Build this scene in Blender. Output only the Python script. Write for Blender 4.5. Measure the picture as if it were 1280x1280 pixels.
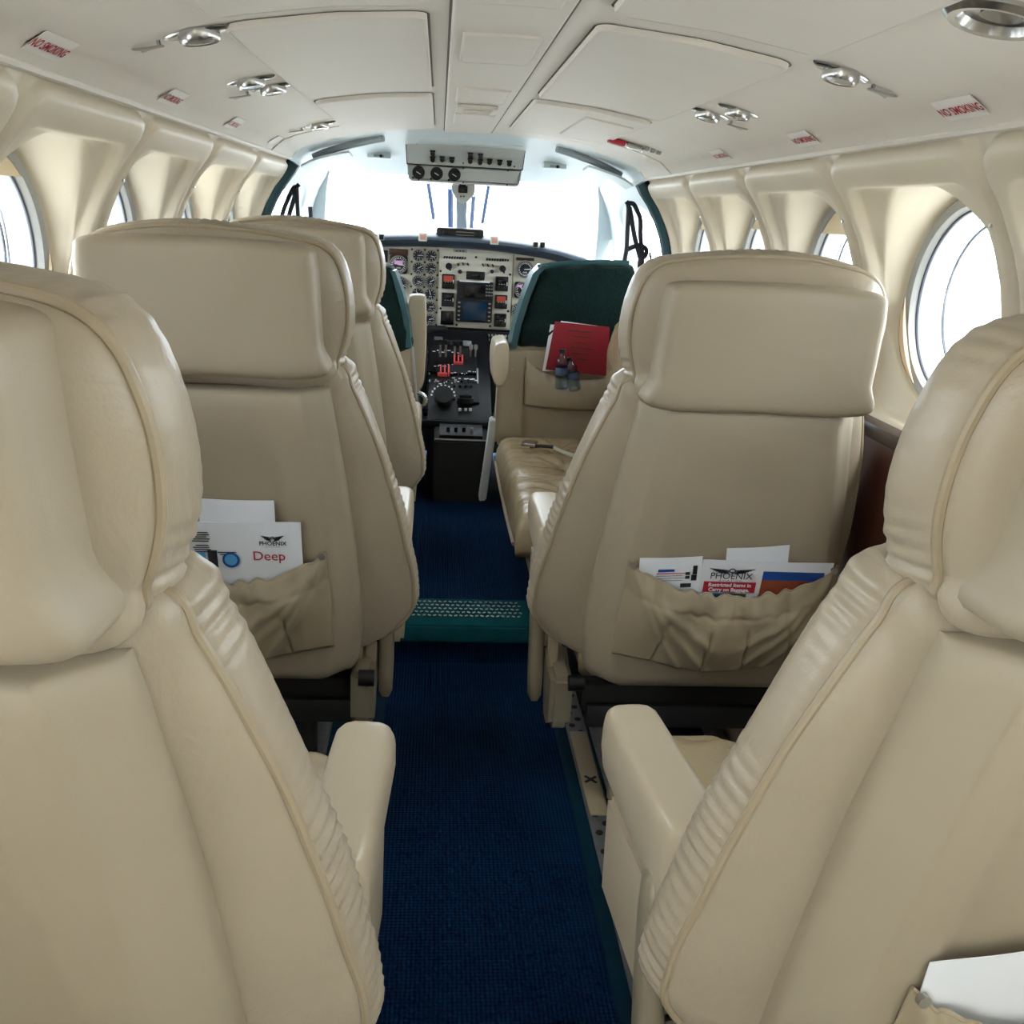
import bpy, bmesh, math, random
from mathutils import Vector, Matrix, noise
random.seed(4)
for o in list(bpy.data.objects): bpy.data.objects.remove(o)
SC = bpy.context.scene; COL = SC.collection

# ------------------------------------------------------------------ camera
F_PX, CX, CZ = 1180.0, -.10, 1.20
def basis():
    r = math.radians(3.2); u, v = 550-640, -(262-640)
    c, s = math.cos(r), math.sin(r)
    uu, vv = u*c-v*s, u*s+v*c
    th = math.atan(vv/F_PX); psi = math.atan(-uu*math.cos(th)/F_PX)
    sp, cp, st, ct = math.sin(psi), math.cos(psi), math.sin(th), math.cos(th)
    f = Vector((sp*ct, cp*ct, -st)); ri = Vector((cp, -sp, 0)); up = Vector((sp*st, cp*st, ct))
    return ri*c+up*s, -ri*s+up*c, f
RI, UP, FW = basis()
cam = bpy.data.cameras.new('camera'); co = bpy.data.objects.new('camera', cam); COL.objects.link(co)
co.matrix_world = Matrix(((RI.x, UP.x, -FW.x, CX), (RI.y, UP.y, -FW.y, 0), (RI.z, UP.z, -FW.z, CZ), (0, 0, 0, 1)))
cam.sensor_width = 36; cam.lens = 36*F_PX/1280; cam.clip_start = .02; cam.clip_end = 500
SC.camera = co
def at(px, py, y):                       # a point on the upright plane at distance y
    d = FW+RI*((px-640)/F_PX)+UP*(-(py-640)/F_PX); t = y/d.y
    return Vector((CX+t*d.x, y, CZ+t*d.z))

# ------------------------------------------------------------------ world, light, exposure
W = bpy.data.worlds.new('sky'); SC.world = W; W.use_nodes = True
bg = W.node_tree.nodes['Background']
bg.inputs[0].default_value = (.86, .94, 1.0, 1); bg.inputs[1].default_value = 12.0
sun = bpy.data.lights.new('sun', 'SUN'); sun.energy = 9; sun.angle = math.radians(25); sun.color = (1, .96, .9)
so = bpy.data.objects.new('sun', sun); COL.objects.link(so); so.rotation_euler = (math.radians(28), math.radians(18), 0)
SC.view_settings.view_transform = 'Standard'; SC.view_settings.look = 'None'
SC.view_settings.gamma = 1; SC.view_settings.use_curve_mapping = False
SC.view_settings.exposure = 0.32

# ------------------------------------------------------------------ materials
MAT = {}
def srgb(h):
    return tuple((c/12.92 if c <= .04045 else ((c+.055)/1.055)**2.4) for c in [v/255 for v in h])
def mat(name, rgb, rough=.5, metal=0, var=.06, vs=4.0, bump=0, bs=200.0, bump2=0, b2s=9.0, emit=0, spec=.5, coat=0, stretch=None, sheen=0):
    m = bpy.data.materials.new(name); m.use_nodes = True; nt = m.node_tree; N = nt.nodes; L = nt.links
    p = N['Principled BSDF']; c = srgb(rgb)
    p.inputs['Roughness'].default_value = rough; p.inputs['Metallic'].default_value = metal
    p.inputs['Specular IOR Level'].default_value = spec
    if coat: p.inputs['Coat Weight'].default_value = coat; p.inputs['Coat Roughness'].default_value = .2
    if sheen: p.inputs['Sheen Weight'].default_value = sheen
    tc = N.new('ShaderNodeTexCoord'); src = tc.outputs['Object']
    if stretch:
        mp = N.new('ShaderNodeMapping'); mp.inputs['Scale'].default_value = stretch
        L.new(src, mp.inputs[0]); src = mp.outputs[0]
    nz = N.new('ShaderNodeTexNoise'); nz.inputs['Scale'].default_value = vs; nz.inputs['Detail'].default_value = 5
    L.new(src, nz.inputs['Vector'])
    mx = N.new('ShaderNodeMix'); mx.data_type = 'RGBA'
    mx.inputs[6].default_value = tuple(v*(1-var) for v in c)+(1,); mx.inputs[7].default_value = tuple(min(1, v*(1+var)) for v in c)+(1,)
    L.new(nz.outputs[0], mx.inputs[0]); L.new(mx.outputs[2], p.inputs['Base Color'])
    prev = None
    for b, s in ((bump, bs), (bump2, b2s)):
        if not b: continue
        n2 = N.new('ShaderNodeTexNoise'); n2.inputs['Scale'].default_value = s; n2.inputs['Detail'].default_value = 4
        L.new(src, n2.inputs['Vector'])
        if s < 60: n2.inputs['Distortion'].default_value = 1.2
        bp = N.new('ShaderNodeBump'); bp.inputs['Strength'].default_value = b; bp.inputs['Distance'].default_value = .002 if s > 60 else .012
        L.new(n2.outputs[0], bp.inputs['Height'])
        if prev: L.new(prev.outputs[0], bp.inputs['Normal'])
        prev = bp
    if prev: L.new(prev.outputs[0], p.inputs['Normal'])
    if emit:
        p.inputs['Emission Color'].default_value = c+(1,); p.inputs['Emission Strength'].default_value = emit
    MAT[name] = m; return m
mat('leather', (167, 154, 133), .36, bump=.12, bs=420, bump2=.32, b2s=11, var=.05)
mat('leather_shell', (162, 149, 127), .5, bump=.1, bs=500, bump2=.008, b2s=5, var=.04)
mat('leather_gloss', (166, 148, 118), .24, bump=.1, bs=400, bump2=.45, b2s=16, var=.06)
mat('piping', (160, 145, 120), .42, bump=.1, bs=300)
mat('pocket_cloth', (158, 144, 118), .62, bump=.1, bs=600, bump2=.1, b2s=20)
mat('armrest_leather', (184, 170, 146), .30, bump=.06, bs=400, bump2=.05, b2s=8, var=.03)
mat('headliner', (222, 216, 206), .55, bump=.12, bs=160, var=.03, stretch=(1, 5, 1), bump2=.05, b2s=5)
mat('wall_leather', (216, 205, 184), .5, bump=.1, bs=220, bump2=.06, b2s=6, var=.04)
mat('carpet', (1, 46, 84), .95, bump=.6, bs=900, var=.25, vs=40, spec=.1)
mat('green_carpet', (6, 70, 76), .9, bump=.8, bs=500, var=.2, vs=30, spec=.15)
mat('carpet_edge', (2, 42, 58), .9, bump=.8, bs=500, var=.2, vs=30, spec=.15)
mat('gap_brown', (104, 98, 88), .7)
mat('under_dark', (24, 24, 26), .6)
mat('black_plastic', (18, 18, 21), .42, var=.1, spec=.35)
mat('black_matte', (14, 14, 16), .7, var=.1)
mat('dark_glare', (40, 50, 62), .5, var=.1, bump=.1, bs=150)
mat('panel_cream', (206, 199, 182), .5, var=.03, bump=.04, bs=300)
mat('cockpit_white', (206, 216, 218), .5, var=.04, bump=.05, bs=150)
mat('cockpit_grey', (150, 160, 164), .45, var=.05)  # darker grey of the rails, slots, bars and lower panels
mat('console_grey', (190, 192, 188), .45, var=.05)
mat('chrome', (190, 190, 190), .24, metal=1, var=.03)
mat('metal', (168, 166, 160), .38, metal=.9, var=.06)
mat('bracket_metal', (150, 140, 120), .42, metal=.25, var=.06)
mat('lens_dark', (30, 34, 34), .12, var=.05, spec=.8)
mat('green_trim', (26, 62, 70), .42, var=.1, bump=.1, bs=120)
mat('sheepskin', (8, 30, 27), .95, var=.35, vs=70, bump=1.0, bs=260, bump2=.5, b2s=45, sheen=.15, spec=.1)
mat('green_leather', (36, 74, 78), .35, var=.1, bump2=.2, b2s=14)
mat('white_paper', (232, 235, 240), .7, var=.015)
mat('sticker', (235, 232, 228), .5, var=.02)
mat('ink_red', (176, 28, 50), .6, var=.03)
mat('ink_blue', (20, 70, 150), .6, var=.05)
mat('ink_light_blue', (90, 170, 220), .6, var=.05)
mat('ink_black', (28, 30, 38), .6, var=.05)
mat('ink_rust', (150, 72, 44), .6, var=.3, vs=60)
mat('ink_green', (60, 86, 48), .6, var=.2, vs=60)
mat('lens_pink', (196, 140, 132), .4)
mat('bottle_label', (70, 88, 116), .5)
mat('grass_yellow', (170, 150, 60), .8, var=.4, vs=3)
mat('folder_red', (136, 18, 36), .5, var=.06)
mat('dark_wood', (70, 34, 24), .35, var=.35, vs=9, stretch=(1, .15, 1), coat=.4)
mat('ledge_black', (48, 38, 36), .3, var=.1)
mat('frame_grey', (150, 150, 146), .45, var=.04)
mat('seal_line', (70, 74, 84), .5)
mat('shade_cream', (220, 202, 168), .55, var=.04, stretch=(1, 1, 12))
mat('wood_shade', (150, 128, 100), .5, var=.1)
mat('belt', (196, 190, 176), .7, var=.05, bump=.3, bs=600)
mat('strap_black', (24, 24, 34), .6, var=.1)
mat('screen_navy', (14, 40, 62), .15, var=.1)
mat('screen_dark', (14, 14, 20), .15, var=.1)
mat('led_orange', (150, 60, 40), .5, emit=.15)
mat('led_pink', (200, 150, 190), .5, emit=.2)
mat('lever_red', (210, 80, 80), .4, emit=.15)
mat('white_mark', (225, 225, 225), .5)
mat('rail_metal', (112, 112, 112), .45, metal=.5, var=.3, vs=60)
mat('post_metal', (170, 178, 178), .4, metal=.3)
mat('wiper', (50, 66, 96), .5)
mat('apron', (176, 174, 168), .85, var=.08, vs=.4)
mat('yellow', (206, 186, 60), .6)
mat('bottle_cap', (30, 34, 44), .4)
mat('dirt_brown', (96, 74, 50), .6)
def glass(name, tint, k):
    m = bpy.data.materials.new(name); m.use_nodes = True; nt = m.node_tree; N = nt.nodes; L = nt.links
    N.remove(N['Principled BSDF']); out = N['Material Output']
    t = N.new('ShaderNodeBsdfTransparent'); t.inputs[0].default_value = tint+(1,)
    g = N.new('ShaderNodeBsdfGlossy'); g.inputs['Roughness'].default_value = .05
    lw = N.new('ShaderNodeLayerWeight'); lw.inputs[0].default_value = .5; pw = N.new('ShaderNodeMath'); pw.operation = 'POWER'; pw.inputs[1].default_value = 5; L.new(lw.outputs['Facing'], pw.inputs[0]); f = N.new('ShaderNodeMath'); f.operation = 'MULTIPLY_ADD'; f.inputs[1].default_value = .5*k; f.inputs[2].default_value = .02*k; L.new(pw.outputs[0], f.inputs[0])
    mx = N.new('ShaderNodeMixShader'); L.new(f.outputs[0], mx.inputs[0]); L.new(t.outputs[0], mx.inputs[1]); L.new(g.outputs[0], mx.inputs[2])
    L.new(mx.outputs[0], out.inputs[0]); MAT[name] = m
glass('glass', (.97, .985, 1.0), 1.0); glass('bottle_plastic', (.72, .80, .88), 3)
# carpet rib and step tread relief
def ribs(name, scale, strength, dist, axis='X'):
    m = MAT[name]; nt = m.node_tree; N = nt.nodes; L = nt.links; p = N['Principled BSDF']
    tc = N.new('ShaderNodeTexCoord'); w = N.new('ShaderNodeTexWave'); w.bands_direction = axis; w.inputs['Scale'].default_value = scale
    L.new(tc.outputs['Object'], w.inputs['Vector'])
    w2 = N.new('ShaderNodeTexWave'); w2.bands_direction = 'Y'; w2.inputs['Scale'].default_value = scale
    L.new(tc.outputs['Object'], w2.inputs['Vector'])
    ad = N.new('ShaderNodeMath'); ad.operation = 'ADD'; L.new(w.outputs['Fac'], ad.inputs[0]); L.new(w2.outputs['Fac'], ad.inputs[1])
    b = N.new('ShaderNodeBump'); b.inputs['Strength'].default_value = strength; b.inputs['Distance'].default_value = dist
    L.new(ad.outputs[0], b.inputs['Height'])
    if p.inputs['Normal'].links: L.new(p.inputs['Normal'].links[0].from_socket, b.inputs['Normal'])
    L.new(b.outputs[0], p.inputs['Normal'])
    mx = N.new('ShaderNodeMix'); mx.data_type = 'RGBA'; mx.blend_type = 'MULTIPLY'; mx.inputs[0].default_value = .55
    src = p.inputs['Base Color'].links[0].from_socket
    L.new(src, mx.inputs[6]); L.new(w.outputs['Color'], mx.inputs[7]); L.new(mx.outputs[2], p.inputs['Base Color'])
ribs('carpet', 42, .8, .002)

# ------------------------------------------------------------------ helpers
def tag(o, label=None, cat=None, group=None, kind=None):
    if label: o['label'] = label
    if cat: o['category'] = cat
    if group: o['group'] = group
    if kind: o['kind'] = kind
    return o
def empty(name, loc, label=None, cat=None, group=None, rz=0, kind=None):
    o = bpy.data.objects.new(name, None); o.empty_display_size = .05; COL.objects.link(o); o.location = loc; o.rotation_euler.z = rz
    return tag(o, label, cat, group, kind)
def link(name, me, m, parent=None, loc=None):
    if m and not me.materials: me.materials.append(MAT[m] if isinstance(m, str) else m)
    o = bpy.data.objects.new(name, me); COL.objects.link(o)
    if parent: o.parent = parent
    if loc: o.location = loc
    return o
def mesh(name, V, Fc, m, parent=None, smooth=True, loc=None, sharp=None):
    me = bpy.data.meshes.new(name); me.from_pydata([tuple(v) for v in V], [], Fc)
    bm = bmesh.new(); bm.from_mesh(me); bmesh.ops.recalc_face_normals(bm, faces=bm.faces)
    for f in bm.faces: f.smooth = smooth
    if smooth:
        a = math.radians(sharp or 42)
        for e in bm.edges:
            if len(e.link_faces) == 2 and e.calc_face_angle(0) > a: e.smooth = False
    bm.to_mesh(me); bm.free(); me.update()
    return link(name, me, m, parent, loc)
def from_bm(name, bm, m, parent=None, smooth=True, loc=None):
    me = bpy.data.meshes.new(name)
    for f in bm.faces: f.smooth = smooth
    if smooth:
        for e in bm.edges:
            if len(e.link_faces) == 2 and e.calc_face_angle(0) > math.radians(35): e.smooth = False
    bm.to_mesh(me); bm.free(); return link(name, me, m, parent, loc)
def bx(bm, c, s, bev=.0, rot=None, seg=2):
    r = bmesh.ops.create_cube(bm, size=1); vs = r['verts']
    for v in vs: v.co = Vector((v.co.x*s[0], v.co.y*s[1], v.co.z*s[2]))
    if bev > 0:
        es = list({e for v in vs for e in v.link_edges})
        q = bmesh.ops.bevel(bm, geom=es, offset=bev, segments=seg, affect='EDGES', profile=.6)
        vs = list({v for f in q['faces'] for v in f.verts} | {v for v in vs if v.is_valid})
    if rot is not None:
        for v in vs: v.co = rot @ v.co
    for v in vs: v.co += Vector(c)
    return vs
def box(name, c, s, m, parent=None, bev=.004, rot=None, seg=2):
    bm = bmesh.new(); bx(bm, c, s, bev, rot, seg); return from_bm(name, bm, m, parent)
def cyl(bm, c, r, h, axis='Z', n=20, r2=None, rot=None):
    q = bmesh.ops.create_cone(bm, cap_ends=True, segments=n, radius1=r, radius2=r if r2 is None else r2, depth=h)
    R = {'Z': Matrix.Identity(3), 'Y': Matrix.Rotation(math.pi/2, 3, 'X'), 'X': Matrix.Rotation(math.pi/2, 3, 'Y')}[axis]
    for v in q['verts']:
        v.co = R @ v.co
        if rot is not None: v.co = rot @ v.co
        v.co += Vector(c)
def cylo(name, c, r, h, m, parent=None, axis='Z', n=20, r2=None):
    bm = bmesh.new(); cyl(bm, c, r, h, axis, n, r2); return from_bm(name, bm, m, parent)
def cr(P, n, closed=True):
    out = []; k = len(P); segs = k if closed else k-1
    for i in range(n if closed else n+1):
        t = i*segs/n; a = min(int(t), segs-1); f = t-a
        g = lambda j: Vector(P[j % k]) if closed else Vector(P[max(0, min(k-1, j))])
        p0, p1, p2, p3 = g(a-1), g(a), g(a+1), g(a+2)
        out.append(.5*((2*p1)+(p2-p0)*f+(2*p0-5*p1+4*p2-p3)*f*f+(3*p1-p0-3*p2+p3)*f**3))
    return out
def loft(rings, cap0=True, cap1=True, closed=True):
    V = []; Fc = []; n = len(rings[0])
    for r in rings: V += list(r)
    for i in range(len(rings)-1):
        for j in range(n if closed else n-1):
            a = i*n+j; b = i*n+(j+1) % n; Fc.append((a, b, b+n, a+n))
    for flag, i in ((cap0, 0), (cap1, len(rings)-1)):
        if flag:
            c = sum((Vector(p) for p in rings[i]), Vector())/n; V.append(c); k = len(V)-1
            for j in range(n): Fc.append((i*n+j, i*n+(j+1) % n, k))
    return V, Fc
def tube_vf(P, r, n=8, closed=False):
    P = [Vector(p) for p in P]; k = len(P); rings = []; up = None
    for i, p in enumerate(P):
        if closed: t = (P[(i+1) % k]-P[i-1])
        else: t = P[min(i+1, k-1)]-P[max(i-1, 0)]
        t = t.normalized() if t.length > 1e-9 else Vector((0, 0, 1))
        if up is None: up = t.orthogonal().normalized()
        up = (up-t*up.dot(t)).normalized(); s = t.cross(up)
        rr = r[i] if isinstance(r, (list, tuple)) else r
        rings.append([p+(up*math.cos(a)+s*math.sin(a))*rr for a in [2*math.pi*j/n for j in range(n)]])
    if closed:
        rings.append(rings[0]); V, Fc = loft(rings, False, False); return V, Fc
    return loft(rings)
def tube(name, P, r, m, parent=None, n=8, closed=False):
    V, Fc = tube_vf(P, r, n, closed); return mesh(name, V, Fc, m, parent)
def prism(name, pts, ax, a, b, m, parent=None, bev=.003):          # polygon in the two other axes, extruded along ax from a to b
    bm = bmesh.new(); mk = {'X': lambda p, t: (t, p[0], p[1]), 'Y': lambda p, t: (p[0], t, p[1]), 'Z': lambda p, t: (p[0], p[1], t)}[ax]
    v0 = [bm.verts.new(mk(p, a)) for p in pts]; v1 = [bm.verts.new(mk(p, b)) for p in pts]; k = len(pts)
    bm.faces.new(v0); bm.faces.new(v1[::-1])
    for i in range(k): bm.faces.new((v0[i], v0[(i+1) % k], v1[(i+1) % k], v1[i]))
    bmesh.ops.recalc_face_normals(bm, faces=bm.faces)
    if bev: bmesh.ops.bevel(bm, geom=list(bm.edges), offset=bev, segments=2, affect='EDGES')
    return from_bm(name, bm, m, parent)
def offset2(P, d):
    k = len(P); out = []
    c = sum((Vector(p) for p in P), Vector((0, 0)))/k
    for i in range(k):
        t = Vector(P[(i+1) % k])-Vector(P[i-1]); nn = Vector((t.y, -t.x)).normalized()
        if nn.dot(Vector(P[i])-c) < 0 and i >= 0: nn = -nn
        out.append(Vector(P[i])+nn*d)
    return out
def text(name, s, size, M, m, parent=None, ext=.0, sx=1.0, bold=0):
    cu = bpy.data.curves.new(name, 'FONT'); cu.body = s; cu.size = size; cu.align_x = 'CENTER'; cu.align_y = 'CENTER'; cu.extrude = ext; cu.offset = bold; cu.resolution_u = 3
    t = bpy.data.objects.new('tmp', cu); COL.objects.link(t)
    me = bpy.data.meshes.new_from_object(t.evaluated_get(bpy.context.evaluated_depsgraph_get())); bpy.data.objects.remove(t)
    me.transform(M @ Matrix.Diagonal((sx, 1, 1, 1))); me.name = name; me.materials.clear()
    return link(name, me, m, parent)
def frame(o, ex, ey):                                             # matrix with given origin and x / y directions
    ex = Vector(ex).normalized(); ez = ex.cross(Vector(ey)).normalized(); ey = ez.cross(ex)
    return Matrix(((ex.x, ey.x, ez.x, o[0]), (ex.y, ey.y, ez.y, o[1]), (ex.z, ey.z, ez.z, o[2]), (0, 0, 0, 1)))
def kids(o): return [c for c in bpy.data.objects if c.parent == o]
def dup(root, loc, label, parent=None):
    r = root.copy(); COL.objects.link(r); r.location = loc
    if label: r['label'] = label
    for ch in kids(root):
        c = ch.copy(); COL.objects.link(c); c.parent = r
        for g in kids(ch):
            d = g.copy(); COL.objects.link(d); d.parent = c
    return r
def sm(a, b, x):
    t = max(0, min(1, (x-a)/(b-a))); return t*t*(3-2*t)
# ------------------------------------------------------------------ the shell of the cabin
PROF = [(0, 1.455), (.12, 1.453), (.25, 1.443), (.36, 1.426), (.46, 1.405), (.53, 1.385), (.57, 1.368), (.592, 1.352), (.603, 1.332)]
WALL = [(1.335, .600), (1.30, .622), (1.25, .662), (1.19, .695), (1.14, .715), (1.05, .738), (.95, .750), (.8, .752), (.6, .735), (.35, .68), (0, .62)]
def lerp_tab(T, x):
    if x <= T[0][0]: return T[0][1]
    for (a, b), (c, d) in zip(T, T[1:]):
        if x <= c:
            return b+(d-b)*(x-a)/(c-a)
    return T[-1][1]
WT = sorted(WALL)
def zc(x): return lerp_tab(PROF, abs(x))
def wx(z): return lerp_tab(WT, z)
Y0, Y1 = -1.25, 3.42
def surf(x, y, off=0):                     # point on the headliner, pushed down into the cabin by off
    e = .004; sl = (zc(x+e)-zc(x-e))/(2*e); n = Vector((sl, 0, -1)).normalized()
    return Vector((x, y, zc(x)))+n*off
# headliner
xs = [-.603+1.206*i/60 for i in range(61)]
V = []; Fc = []
ny = 2
ys = [Y0, Y1]
for y in ys:
    for x in xs: V.append(surf(x, y))
for x in xs: V.append(surf(x, Y0)+Vector((0, 0, .04)))
for x in xs: V.append(surf(x, Y1)+Vector((0, 0, .04)))
for i in range(60):
    Fc += [(i, i+1, 62+i, 61+i), (122+i, 123+i, 184+i, 183+i), (i, i+1, 123+i, 122+i), (61+i, 62+i, 184+i, 183+i)]
ceiling = mesh('ceiling', V, Fc, 'headliner'); tag(ceiling, kind='structure')
def ceil_panel(name, x0, x1, y0, y1, h=.006, r=.012, nx=14, parent=ceiling, m='headliner', skew=0):
    # a raised curved hatch: outline rings from outside to inside, then a fan of rows
    rings = []
    def ring(ins, off):
        pts = []; X0, X1, YY0, YY1 = x0+ins, x1-ins, y0+ins, y1-ins; rr = max(.002, r-ins)
        K = 6
        for cxx, cyy, a0 in ((X1-rr, YY1-rr, 0), (X0+rr, YY1-rr, 90), (X0+rr, YY0+rr, 180), (X1-rr, YY0+rr, 270)):
            for k in range(K+1):
                a = math.radians(a0+90*k/K); pts.append((cxx+rr*math.cos(a), cyy+rr*math.sin(a)))
            nxt = {0: (X0+rr, YY1), 90: (X0, YY0+rr), 180: (X1-rr, YY0), 270: (X1, YY1-rr)}[a0]
            p = pts[-1]
            for k in range(1, nx): pts.append((p[0]+(nxt[0]-p[0])*k/nx, p[1]+(nxt[1]-p[1])*k/nx))
        return [surf(px+skew*(py-y0), py, off) for px, py in pts]
    rings = [ring(0, -.002), ring(.0005, h*.5), ring(.002, h*.9), ring(.005, h)]
    V, Fc = loft(rings, False, False)
    n = len(rings[0]); b0 = 3*n
    g = []                                  # inner rows
    NX = 16
    base = len(V)
    for j in range(2):
        yy = (y0+.005, y1-.005)[j]
        for i in range(NX+1): V.append(surf(x0+.005+(x1-x0-.01)*i/NX+skew*(yy-y0), yy, h-.0002))
    for i in range(NX): Fc.append((base+i, base+i+1, base+NX+2+i, base+NX+1+i))
    ob = mesh(name, V, Fc, m, parent)
    V, Fc = loft([ring(-.0035, .0008), ring(.0002, .0008)], False, False); mesh('panel_gap_shadow', V, Fc, 'gap_brown', parent)  # flat brown ring, colours in the shadow line round the raised panel
    return ob
for x0, x1, y0, y1 in ((-.395, -.125, 1.41, 2.24), (-.39, -.125, 2.33, 3.22), (-.395, -.125, .45, 1.33), (.107, .385, 1.41, 2.24), (.107, .385, 2.33, 3.12), (.107, .385, .45, 1.31), (-.395, -.125, -.5, .37), (.107, .385, -.5, .37)):
    ceil_panel('hatch_panel', x0, x1, y0, y1, h=.010, r=.022)
ceil_panel('hatch_panel', .245, .37, 2.45, 2.99, h=.014, r=.01)
ceil_panel('ceiling_spine', -.092, .062, Y0+.01, Y1-.01, h=.006, r=.01)
for x0, x1, y0, y1 in ((-.075, .045, 1.52, 1.79), (-.075, .045, 1.02, 1.30), (-.072, .045, 2.17, 2.42), (-.070, .042, 2.72, 3.0), (-.075, .045, .3, .6)):
    ceil_panel('spine_panel', x0, x1, y0, y1, h=.0105, r=.006)
# small vent in the spine
ve = empty('ceiling_vent', (-.015, 2.57, 1.444), 'small rectangular vent recessed in the middle strip of the cream ceiling', 'vent')
box('frame', (0, 0, 0), (.1, .16, .008), 'headliner', ve, .003)
box('grille', (0, 0, -.003), (.075, .12, .008), 'panel_cream', ve, .003)
for k in range(3): box('slat', (0, -.035+.035*k, -.008), (.066, .012, .003), 'headliner', ve, .001)
# cross seams of the headliner
for y in (3.0,):
    for s in (-1, 1):
        tube('seam', [surf(s*x, y, .0005) for x in (.40, .44, .48, .52, .56, .60)], .0022, 'headliner', ceiling, 6)

# side walls: one bay per window, polar grid from bay outline to window opening
BAYS = [(-1.27, -.755), (-.755, -.24), (-.24, .275), (.275, .79), (.79, 1.305), (1.305, 1.815), (1.815, 2.33), (2.33, 2.85), (2.85, 3.41)]
def wallpt(s, y, z, o):                   # o = outward
    e = .01; sl = (wx(z+e)-wx(z-e))/(2*e)
    n = Vector((1, 0, -sl)).normalized()
    p = Vector((wx(z), y, z))+n*o
    return Vector((s*p.x, p.y, p.z))
ZB, ZT = .80, 1.335
ZW, WA, WB = 1.092, .182, .176
def rr_ray(c, d, hy, zt, zb, r):          # distance from the window centre to a rounded rectangle, along (c, d)
    def sd(t):
        y, z = abs(t*c), t*d; mz = (zt+zb)/2-ZW; hz = (zt-zb)/2
        qx, qz = y-(hy-r), abs(z-mz)-(hz-r)
        return math.hypot(max(qx, 0), max(qz, 0))+min(max(qx, qz), 0)-r
    lo, hi = 0, 1.0
    for _ in range(24):
        m = (lo+hi)/2
        if sd(m) > 0: hi = m
        else: lo = m
    return lo
def bay(s, ya, yb, wall):
    yc = (ya+yb)/2; hy = (yb-ya)/2
    cor = [math.atan2(z-ZW, y) % (2*math.pi) for y in (hy, -hy) for z in (ZT, ZB)]
    AN = sorted([2*math.pi*k/116 for k in range(116)]+cor)
    spec = [(hy, ZT, ZB, .0005, .010), (hy-.005, 1.327, ZB+.003, .045, .010), (hy-.008, 1.324, ZB+.005, .045, .004), (hy-.012, 1.319, ZB+.008, .045, -.008), (hy-.020, 1.311, ZB+.015, .045, -.0105),
            (hy-.026, 1.295, ZB+.03, .045, -.0105), (hy-.032, 1.284, ZB+.05, .045, -.010), (hy-.037, 1.278, ZB+.07, .045, -.006), (hy-.041, 1.272, ZB+.08, .045, .008), (hy-.044, 1.268, ZB+.09, .045, .013)]
    rays = [[rr_ray(math.cos(a), math.sin(a), h, t, b_, r) for a in AN] for h, t, b_, r, o in spec]
    def EL(k): return [1/math.sqrt((math.cos(a)/.211)**2+(math.sin(a)/.182)**2) for a in AN]
    def E(k): return [1/math.sqrt((math.cos(a)/(WA*k))**2+(math.sin(a)/(WB*k))**2) for a in AN]
    rings = []
    for R, sp in zip(rays, spec): rings.append([wallpt(s, yc+l*math.cos(a), ZW+l*math.sin(a), sp[4]) for l, a in zip(R, AN)])
    last = rays[-1]; e0 = [min(l*.985, e) for l, e in zip(last, EL(1.0))]
    for t, o in ((.5, .015), (.9, .016)):
        rings.append([wallpt(s, yc+(l+(e-l)*t)*math.cos(a), ZW+(l+(e-l)*t)*math.sin(a), o) for l, e, a in zip(last, e0, AN)])
    e1 = E(1.0)
    for t, q in ((0, .06), (.10, .16), (.20, .28), (.32, .45), (.5, .64), (.75, .84), (1, 1.0)):
        ring = []
        for l, e, a in zip(e0, e1, AN):
            L = l+(e-l)*t; p = wallpt(s, yc+L*math.cos(a), ZW+L*math.sin(a), .016); p.x = s*(abs(p.x)+(.790-abs(p.x))*q); ring.append(p)
        rings.append(ring)
    V, Fc = loft(rings, False, False)
    mesh('window_panel', V, Fc, 'wall_leather', wall, sharp=60)
    return yc, ZW, WA, WB
walls = {}
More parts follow.
